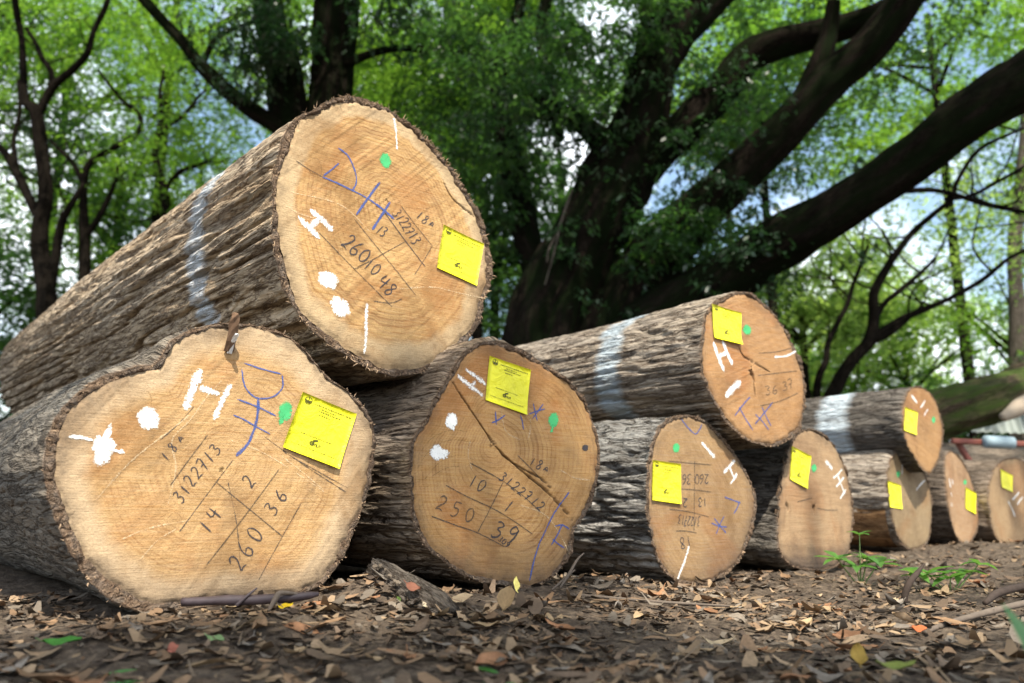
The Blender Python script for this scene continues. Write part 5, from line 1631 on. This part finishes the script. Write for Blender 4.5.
# unseen sprays added up the sun's rays to shade chosen spots before the stack
shade_sprays = []
for px, py, Y in ((120, 655, .72), (330, 662, .70), (560, 664, .70), (800, 668, .69), (960, 664, .72), (230, 668, .66), (700, 675, .66), (60, 645, .78), (450, 655, .74), (460, 560, 1.35)):
    g_ = at(px, py, Y)
    for q in range(3):
        h_ = rgT.uniform(4.6, 7.5)
        shade_sprays.append(g_ + SUN_DIR * (h_ / SUN_DIR[2]) + rgT.normal(0, .06, 3))
shade_sprays = np.array(shade_sprays)
foliage("crown", sun_clear(shade_sprays, [A.P0, B.P0, D.P0], [.22, .26, .2]), 130, .23, .16, .085, LEAF_DEEP, rt, 34)  # added shade sprays, out of view, grouped with the crown
c1 = np.vstack([lobe(at(600, 20, 8.2), 2.4, 1.4, 1.6, 260, rgT), lobe(at(800, 40, 7.6), 1.9, 1.2, 1.2, 170, rgT), lobe(at(480, 120, 8.4), 1.0, 1.0, 1.5, 130, rgT),
                lobe(at(640, 250, 8.0), 1.4, .8, .9, 110, rgT)])
foliage("crown", gaps(c1, .9, -.12, 5), 60, .34, .18, .075, LEAF_DEEP, rt, 35)

# --- second big tree behind the top log
b2 = at(320, 300, 8.0)
t2 = thing("broad_tree", "big dark twin-stemmed tree rising behind the top log", "tree", (b2[0], b2[1], 0))
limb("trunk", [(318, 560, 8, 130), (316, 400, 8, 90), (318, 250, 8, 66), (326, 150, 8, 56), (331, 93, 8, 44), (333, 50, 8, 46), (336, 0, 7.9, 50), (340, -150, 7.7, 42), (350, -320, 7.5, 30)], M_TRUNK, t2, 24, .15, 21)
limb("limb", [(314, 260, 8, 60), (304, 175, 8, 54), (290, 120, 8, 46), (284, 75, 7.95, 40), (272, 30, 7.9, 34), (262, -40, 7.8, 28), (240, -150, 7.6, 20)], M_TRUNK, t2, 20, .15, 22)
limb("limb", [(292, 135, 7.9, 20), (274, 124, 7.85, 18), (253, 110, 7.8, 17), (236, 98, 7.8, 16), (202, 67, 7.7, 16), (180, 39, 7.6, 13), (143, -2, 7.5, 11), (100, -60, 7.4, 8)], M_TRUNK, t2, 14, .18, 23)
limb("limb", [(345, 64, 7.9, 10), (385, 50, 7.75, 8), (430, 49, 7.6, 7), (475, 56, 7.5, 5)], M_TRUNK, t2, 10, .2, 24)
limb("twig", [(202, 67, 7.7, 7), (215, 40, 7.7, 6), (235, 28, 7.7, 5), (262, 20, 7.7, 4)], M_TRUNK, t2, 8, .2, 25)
fc = [along([(270, 20, 7.4), (290, 60, 7.4)], 40, .18), along([(375, 30, 7.5), (410, 10, 7.5)], 24, .2), along([(240, 40, 7.5), (270, 80, 7.5)], 34, .2)]
foliage("hanging_sprays", np.vstack(fc), 44, .20, .14, .075, LEAF_DARK, t2, 37, .40, .5)
c2 = np.vstack([lobe(at(250, 10, 8.8), 1.7, 1.2, .9, 150, rgT), lobe(at(420, 60, 9.0), 1.3, 1.2, 1.2, 230, rgT), lobe(at(210, 150, 9.2), 1.2, 1.0, .9, 90, rgT)])
foliage("crown", gaps(c2, .9, -.1, 6), 58, .34, .18, .075, LEAF_BRIGHT, t2, 39)

# --- slender trees at the left
def twigs(parent, pts, n, mat, seed, ln=(.4, 1.1), r0=.010):
    rg = np.random.default_rng(seed)
    P = np.array([at(a, b, Y) for a, b, Y, w in pts])
    k0 = len(P) // 3
    for i in range(n):
        t = rg.uniform(k0, len(P) - 1.01)
        q = P[int(t)] + (P[int(t) + 1] - P[int(t)]) * (t - int(t))
        d = np.array([rg.normal(0, .8), rg.normal(0, .5), rg.uniform(.1, 1.0)])
        d /= np.linalg.norm(d)
        L_ = rg.uniform(*ln)
        pts3 = [q]
        for s_ in range(4):
            d = d + rg.normal(0, .32, 3) + np.array([0, 0, .06])
            d /= np.linalg.norm(d)
            pts3.append(pts3[-1] + d * L_ / 4)
        V, F, bk = tube_geo(pts3, [r0, r0 * .8, r0 * .6, r0 * .45, r0 * .25], 6, 4, .1, seed + i, 3, 9)
        build("twig", V, F, mat, parent, True, {'bk': bk, 'along': np.zeros(len(V))})

def small_tree(name, label, base, limbs, mat, crown, cmat, seed, n_leaf=52, size=.075, thr=-.15):
    b = at(base[0], 520, base[2])
    r = thing(name, label, "tree", (b[0], b[1], 0), "slender trees beyond the logs")
    for i, l in enumerate(limbs):
        limb("trunk" if i == 0 else "limb", l, mat, r, 12 if i == 0 else 8, .16, seed + i, 6)
        if name == 'slender_tree':
            twigs(r, l, 7 if i == 0 else 4, mat, seed * 3 + i, (.35, 1.2), .0105)
    if crown:
        P = np.vstack([lobe(at(*c[:3]), c[3], c[4], c[5], c[6], rgT) for c in crown])
        foliage("crown", gaps(P, .8, thr, seed), n_leaf, .34, .17, size, cmat, r, seed)
    return r
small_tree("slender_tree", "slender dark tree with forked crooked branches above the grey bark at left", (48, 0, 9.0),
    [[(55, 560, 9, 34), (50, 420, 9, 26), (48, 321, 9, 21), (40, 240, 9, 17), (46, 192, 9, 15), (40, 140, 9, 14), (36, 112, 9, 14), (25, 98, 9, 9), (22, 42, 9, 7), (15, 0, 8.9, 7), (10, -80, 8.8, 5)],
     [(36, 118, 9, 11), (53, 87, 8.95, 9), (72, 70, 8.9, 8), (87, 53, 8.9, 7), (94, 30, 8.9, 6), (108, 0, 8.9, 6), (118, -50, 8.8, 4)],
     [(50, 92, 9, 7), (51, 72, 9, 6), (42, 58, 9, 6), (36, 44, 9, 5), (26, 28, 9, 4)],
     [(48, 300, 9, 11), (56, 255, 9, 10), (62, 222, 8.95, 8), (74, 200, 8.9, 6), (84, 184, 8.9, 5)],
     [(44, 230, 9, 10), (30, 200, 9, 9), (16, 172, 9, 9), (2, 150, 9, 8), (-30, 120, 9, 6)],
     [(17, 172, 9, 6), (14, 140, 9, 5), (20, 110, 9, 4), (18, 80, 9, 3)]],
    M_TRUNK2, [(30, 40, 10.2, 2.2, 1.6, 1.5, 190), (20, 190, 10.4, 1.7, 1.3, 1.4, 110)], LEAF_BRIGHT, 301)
small_tree("slender_tree", "thin tree with a wide fork halfway between the left frame edge and the top log", (95, 0, 9.8),
    [[(90, 560, 9.8, 18), (86, 320, 9.8, 13), (84, 220, 9.8, 10), (84, 185, 9.8, 8), (87, 168, 9.8, 7), (97, 158, 9.8, 6), (112, 149, 9.75, 6), (138, 132, 9.7, 5), (139, 115, 9.7, 5), (120, 98, 9.7, 4), (98, 70, 9.7, 3)],
     [(84, 185, 9.8, 6), (74, 165, 9.8, 5), (62, 152, 9.8, 4), (50, 140, 9.8, 3)],
     [(84, 240, 9.8, 8), (100, 215, 9.8, 6), (112, 190, 9.8, 5), (118, 165, 9.8, 4)]],
    M_TRUNK2, [(120, 60, 11.0, 2.0, 1.6, 1.4, 190), (110, 200, 11.4, 1.7, 1.4, 1.3, 120)], LEAF_BRIGHT, 321)
small_tree("slender_tree", "thin crooked tree just left of where the top log's bark meets the leaves", (165, 0, 9.4),
    [[(176, 560, 9.4, 20), (172, 300, 9.4, 14), (168, 220, 9.4, 11), (163, 188, 9.4, 9), (156, 160, 9.4, 8), (157, 138, 9.4, 7), (161, 118, 9.4, 5), (160, 93, 9.4, 4), (164, 70, 9.4, 3)],
     [(157, 138, 9.4, 6), (168, 126, 9.35, 5), (180, 118, 9.3, 5), (190, 108, 9.3, 4), (202, 93, 9.3, 3), (215, 88, 9.3, 2.5)],
     [(165, 190, 9.4, 6), (180, 172, 9.4, 5), (196, 166, 9.4, 4), (212, 160, 9.4, 3)]],
    M_TRUNK2, [(170, 60, 10.6, 1.9, 1.5, 1.3, 190), (190, 160, 11.0, 1.5, 1.2, 1.1, 110)], LEAF_BRIGHT, 341)
# --- right: thin dark forked tree and a pale one
small_tree("slender_tree", "thin dark tree with upward forks beyond the banded slender log", (840, 0, 6.8),
    [[(815, 560, 6.8, 28), (826, 420, 6.8, 18), (837, 386, 6.8, 15), (852, 360, 6.8, 13), (869, 341, 6.8, 12), (874, 318, 6.8, 10), (874, 293, 6.8, 9), (889, 264, 6.75, 8), (902, 246, 6.7, 7), (914, 231, 6.7, 7), (936, 212, 6.65, 6), (951, 199, 6.6, 6), (958, 180, 6.6, 5), (980, 149, 6.5, 4), (1024, 128, 6.4, 3)],
     [(868, 342, 6.8, 9), (884, 330, 6.8, 8), (902, 319, 6.8, 7), (918, 312, 6.8, 7), (942, 302, 6.8, 5), (960, 293, 6.8, 5), (985, 278, 6.8, 5), (1011, 257, 6.8, 4), (1040, 245, 6.8, 3)],
     [(872, 325, 6.8, 6), (884, 304, 6.8, 5), (898, 292, 6.8, 5), (916, 277, 6.8, 4), (934, 260, 6.8, 3)],
     [(866, 344, 6.8, 7), (886, 336, 6.75, 6), (900, 326, 6.7, 5), (912, 315, 6.7, 4)],
     [(905, 191, 6.5, 6), (930, 190, 6.5, 6), (953, 194, 6.5, 6), (985, 204, 6.5, 6), (1024, 212, 6.5, 5), (1080, 226, 6.5, 5)],
     [(951, 199, 6.6, 4), (970, 196, 6.6, 4), (990, 186, 6.6, 4), (1024, 167, 6.6, 3)]],
    M_TRUNK2, [(900, 230, 8.6, 1.5, 1.1, 1.2, 60), (960, 260, 8.2, 1.3, 1.0, 1.0, 70)], LEAF_PALE, 361, 48, .07, -.05)
small_tree("slender_tree", "short dark sapling left of the thin forked tree, beside the upper log's end", (822, 0, 7.4),
    [[(812, 560, 7.4, 14), (816, 430, 7.4, 9), (818, 383, 7.4, 8), (826, 360, 7.4, 7), (828, 344, 7.4, 6), (838, 322, 7.4, 6), (847, 305, 7.4, 5), (853, 285, 7.4, 4), (860, 267, 7.4, 4), (868, 245, 7.4, 3)]],
    M_TRUNK2, [(845, 300, 8.4, .8, .8, .9, 40)], LEAF_PALE, 381, 44, .06, -.2)
small_tree("pale_tree", "pale grey trunk standing among leaves at the right edge above the mossy trunk", (1014, 0, 11),
    [[(1022, 560, 12, 24), (1020, 400, 12, 18), (1017, 320, 12, 16), (1015, 270, 12, 15), (1016, 230, 12, 13), (1023, 150, 12, 10), (1033, 60, 12, 8)]],
    M_TRUNK3, [(980, 90, 11.5, 2.6, 1.6, 1.5, 230), (1010, 300, 12.2, 1.5, 1.2, 1.4, 120), (900, 40, 11, 2.2, 1.4, 1.1, 170)], LEAF_BRIGHT, 391, 56, .085, -.12)

# --- crowns that close the view farther back, each a tree of its own
def far_tree(label, px, py, Y, rx, rz, n, mat, seed, size, thr=-.12, tw=26, lean=0):
    c = at(px, py, Y)
    r = thing("forest_tree", label, "tree", (c[0] + lean, c[1], 0), "trees closing the view behind")
    top = c + np.array([0, 0, rz * .3])
    P = [np.array([c[0] + lean, c[1], -.3]), np.array([c[0] + lean * .7, c[1], max(.5, c[2] * .4)]), c, top]
    w = tw / 330
    V, F, bk = tube_geo(P, [w * 1.3, w, w * .7, w * .3], 10, 6, .15, seed, 1.5, 5)
    build("trunk", V, F, M_TRUNK2, r, True, {'bk': bk, 'along': np.zeros(len(V))})
    rg = np.random.default_rng(seed)
    for i in range(8):
        az, el = rg.uniform(0, 6.28), rg.uniform(.1, .9)
        e = c + np.array([math.cos(az) * rx * .75, math.sin(az) * rx * .5, (el - .3) * rz])
        m = (c + e) / 2 + np.array([0, 0, -.1 * rz])
        V, F, bk = tube_geo([c - np.array([0, 0, rz * rg.uniform(.2, .7)]), m, e], [w * .5, w * .35, w * .1], 7, 5, .15, seed + i, 1.5, 5)
        build("limb", V, F, M_TRUNK2, r, True, {'bk': bk, 'along': np.zeros(len(V))})
    n = int(n * 1.15)
    size *= 0.88
    P = np.vstack([lobe(c, rx, rx * .8, rz, int(n * .6), rg)] + [lobe(c + np.array([rg.normal(0, rx * .55), rg.normal(0, rx * .4), rg.normal(0, rz * .5)]), rx * .5, rx * .45, rz * .45, int(n * .1), rg) for _ in range(4)])
    foliage("crown", gaps(P, .62 * 11 / Y, thr + .06, seed), 74, .034 * Y, .11, size, mat, r, seed + 1)
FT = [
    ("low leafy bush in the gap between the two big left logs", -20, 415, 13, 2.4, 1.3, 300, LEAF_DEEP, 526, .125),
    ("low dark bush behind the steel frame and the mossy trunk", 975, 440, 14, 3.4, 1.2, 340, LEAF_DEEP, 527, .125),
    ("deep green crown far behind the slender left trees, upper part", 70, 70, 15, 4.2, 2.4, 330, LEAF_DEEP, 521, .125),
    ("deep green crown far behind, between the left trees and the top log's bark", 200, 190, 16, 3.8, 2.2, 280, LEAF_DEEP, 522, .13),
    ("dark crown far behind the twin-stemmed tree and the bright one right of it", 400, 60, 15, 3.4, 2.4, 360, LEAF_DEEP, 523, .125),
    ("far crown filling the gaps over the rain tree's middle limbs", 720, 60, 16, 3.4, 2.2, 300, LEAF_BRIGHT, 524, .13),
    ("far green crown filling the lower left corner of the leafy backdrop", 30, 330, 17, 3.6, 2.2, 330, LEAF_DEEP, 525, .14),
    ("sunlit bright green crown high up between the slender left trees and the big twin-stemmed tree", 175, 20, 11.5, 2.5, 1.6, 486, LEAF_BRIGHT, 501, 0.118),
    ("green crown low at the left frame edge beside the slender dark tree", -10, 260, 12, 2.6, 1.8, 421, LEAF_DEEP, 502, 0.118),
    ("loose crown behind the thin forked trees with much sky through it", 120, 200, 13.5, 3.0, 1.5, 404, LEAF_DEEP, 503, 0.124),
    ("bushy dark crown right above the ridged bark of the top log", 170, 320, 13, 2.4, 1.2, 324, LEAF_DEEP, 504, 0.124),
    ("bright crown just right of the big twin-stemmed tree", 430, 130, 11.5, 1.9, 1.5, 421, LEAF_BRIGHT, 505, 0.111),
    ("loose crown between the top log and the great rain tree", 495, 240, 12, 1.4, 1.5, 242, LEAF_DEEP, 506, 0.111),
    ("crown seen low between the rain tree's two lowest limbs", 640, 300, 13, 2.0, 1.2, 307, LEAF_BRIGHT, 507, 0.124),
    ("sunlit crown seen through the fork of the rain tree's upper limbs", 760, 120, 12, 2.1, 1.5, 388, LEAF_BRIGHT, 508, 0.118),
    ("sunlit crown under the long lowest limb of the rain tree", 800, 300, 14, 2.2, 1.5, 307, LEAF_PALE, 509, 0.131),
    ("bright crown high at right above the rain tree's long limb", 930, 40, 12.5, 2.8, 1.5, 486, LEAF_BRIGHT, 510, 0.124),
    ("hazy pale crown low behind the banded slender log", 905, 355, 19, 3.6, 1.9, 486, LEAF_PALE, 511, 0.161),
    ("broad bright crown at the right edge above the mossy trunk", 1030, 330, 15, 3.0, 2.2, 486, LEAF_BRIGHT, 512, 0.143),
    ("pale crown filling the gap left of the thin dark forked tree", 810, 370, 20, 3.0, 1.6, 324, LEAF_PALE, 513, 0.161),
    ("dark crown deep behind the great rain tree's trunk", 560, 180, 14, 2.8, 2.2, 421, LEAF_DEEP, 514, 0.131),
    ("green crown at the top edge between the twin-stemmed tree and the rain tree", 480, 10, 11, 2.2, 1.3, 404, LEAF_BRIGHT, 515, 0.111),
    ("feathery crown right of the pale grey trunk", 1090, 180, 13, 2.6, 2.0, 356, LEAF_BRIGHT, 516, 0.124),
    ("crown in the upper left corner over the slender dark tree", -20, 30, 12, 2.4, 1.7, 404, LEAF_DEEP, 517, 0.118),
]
for f in FT:
    far_tree(*f)

# low brushwood that closes the ground between the trunks
rgB = np.random.default_rng(77)
P = np.stack([rgB.uniform(-34, 26, 900), rgB.uniform(15, 36, 900), rgB.uniform(0.0, 1.0, 900) ** 1.1 * 3.4 + .05], -1)
o = foliage("undergrowth", P, 46, .9, .28, .24, LEAF_DEEP, None, 88)
tag(o, kind='stuff')
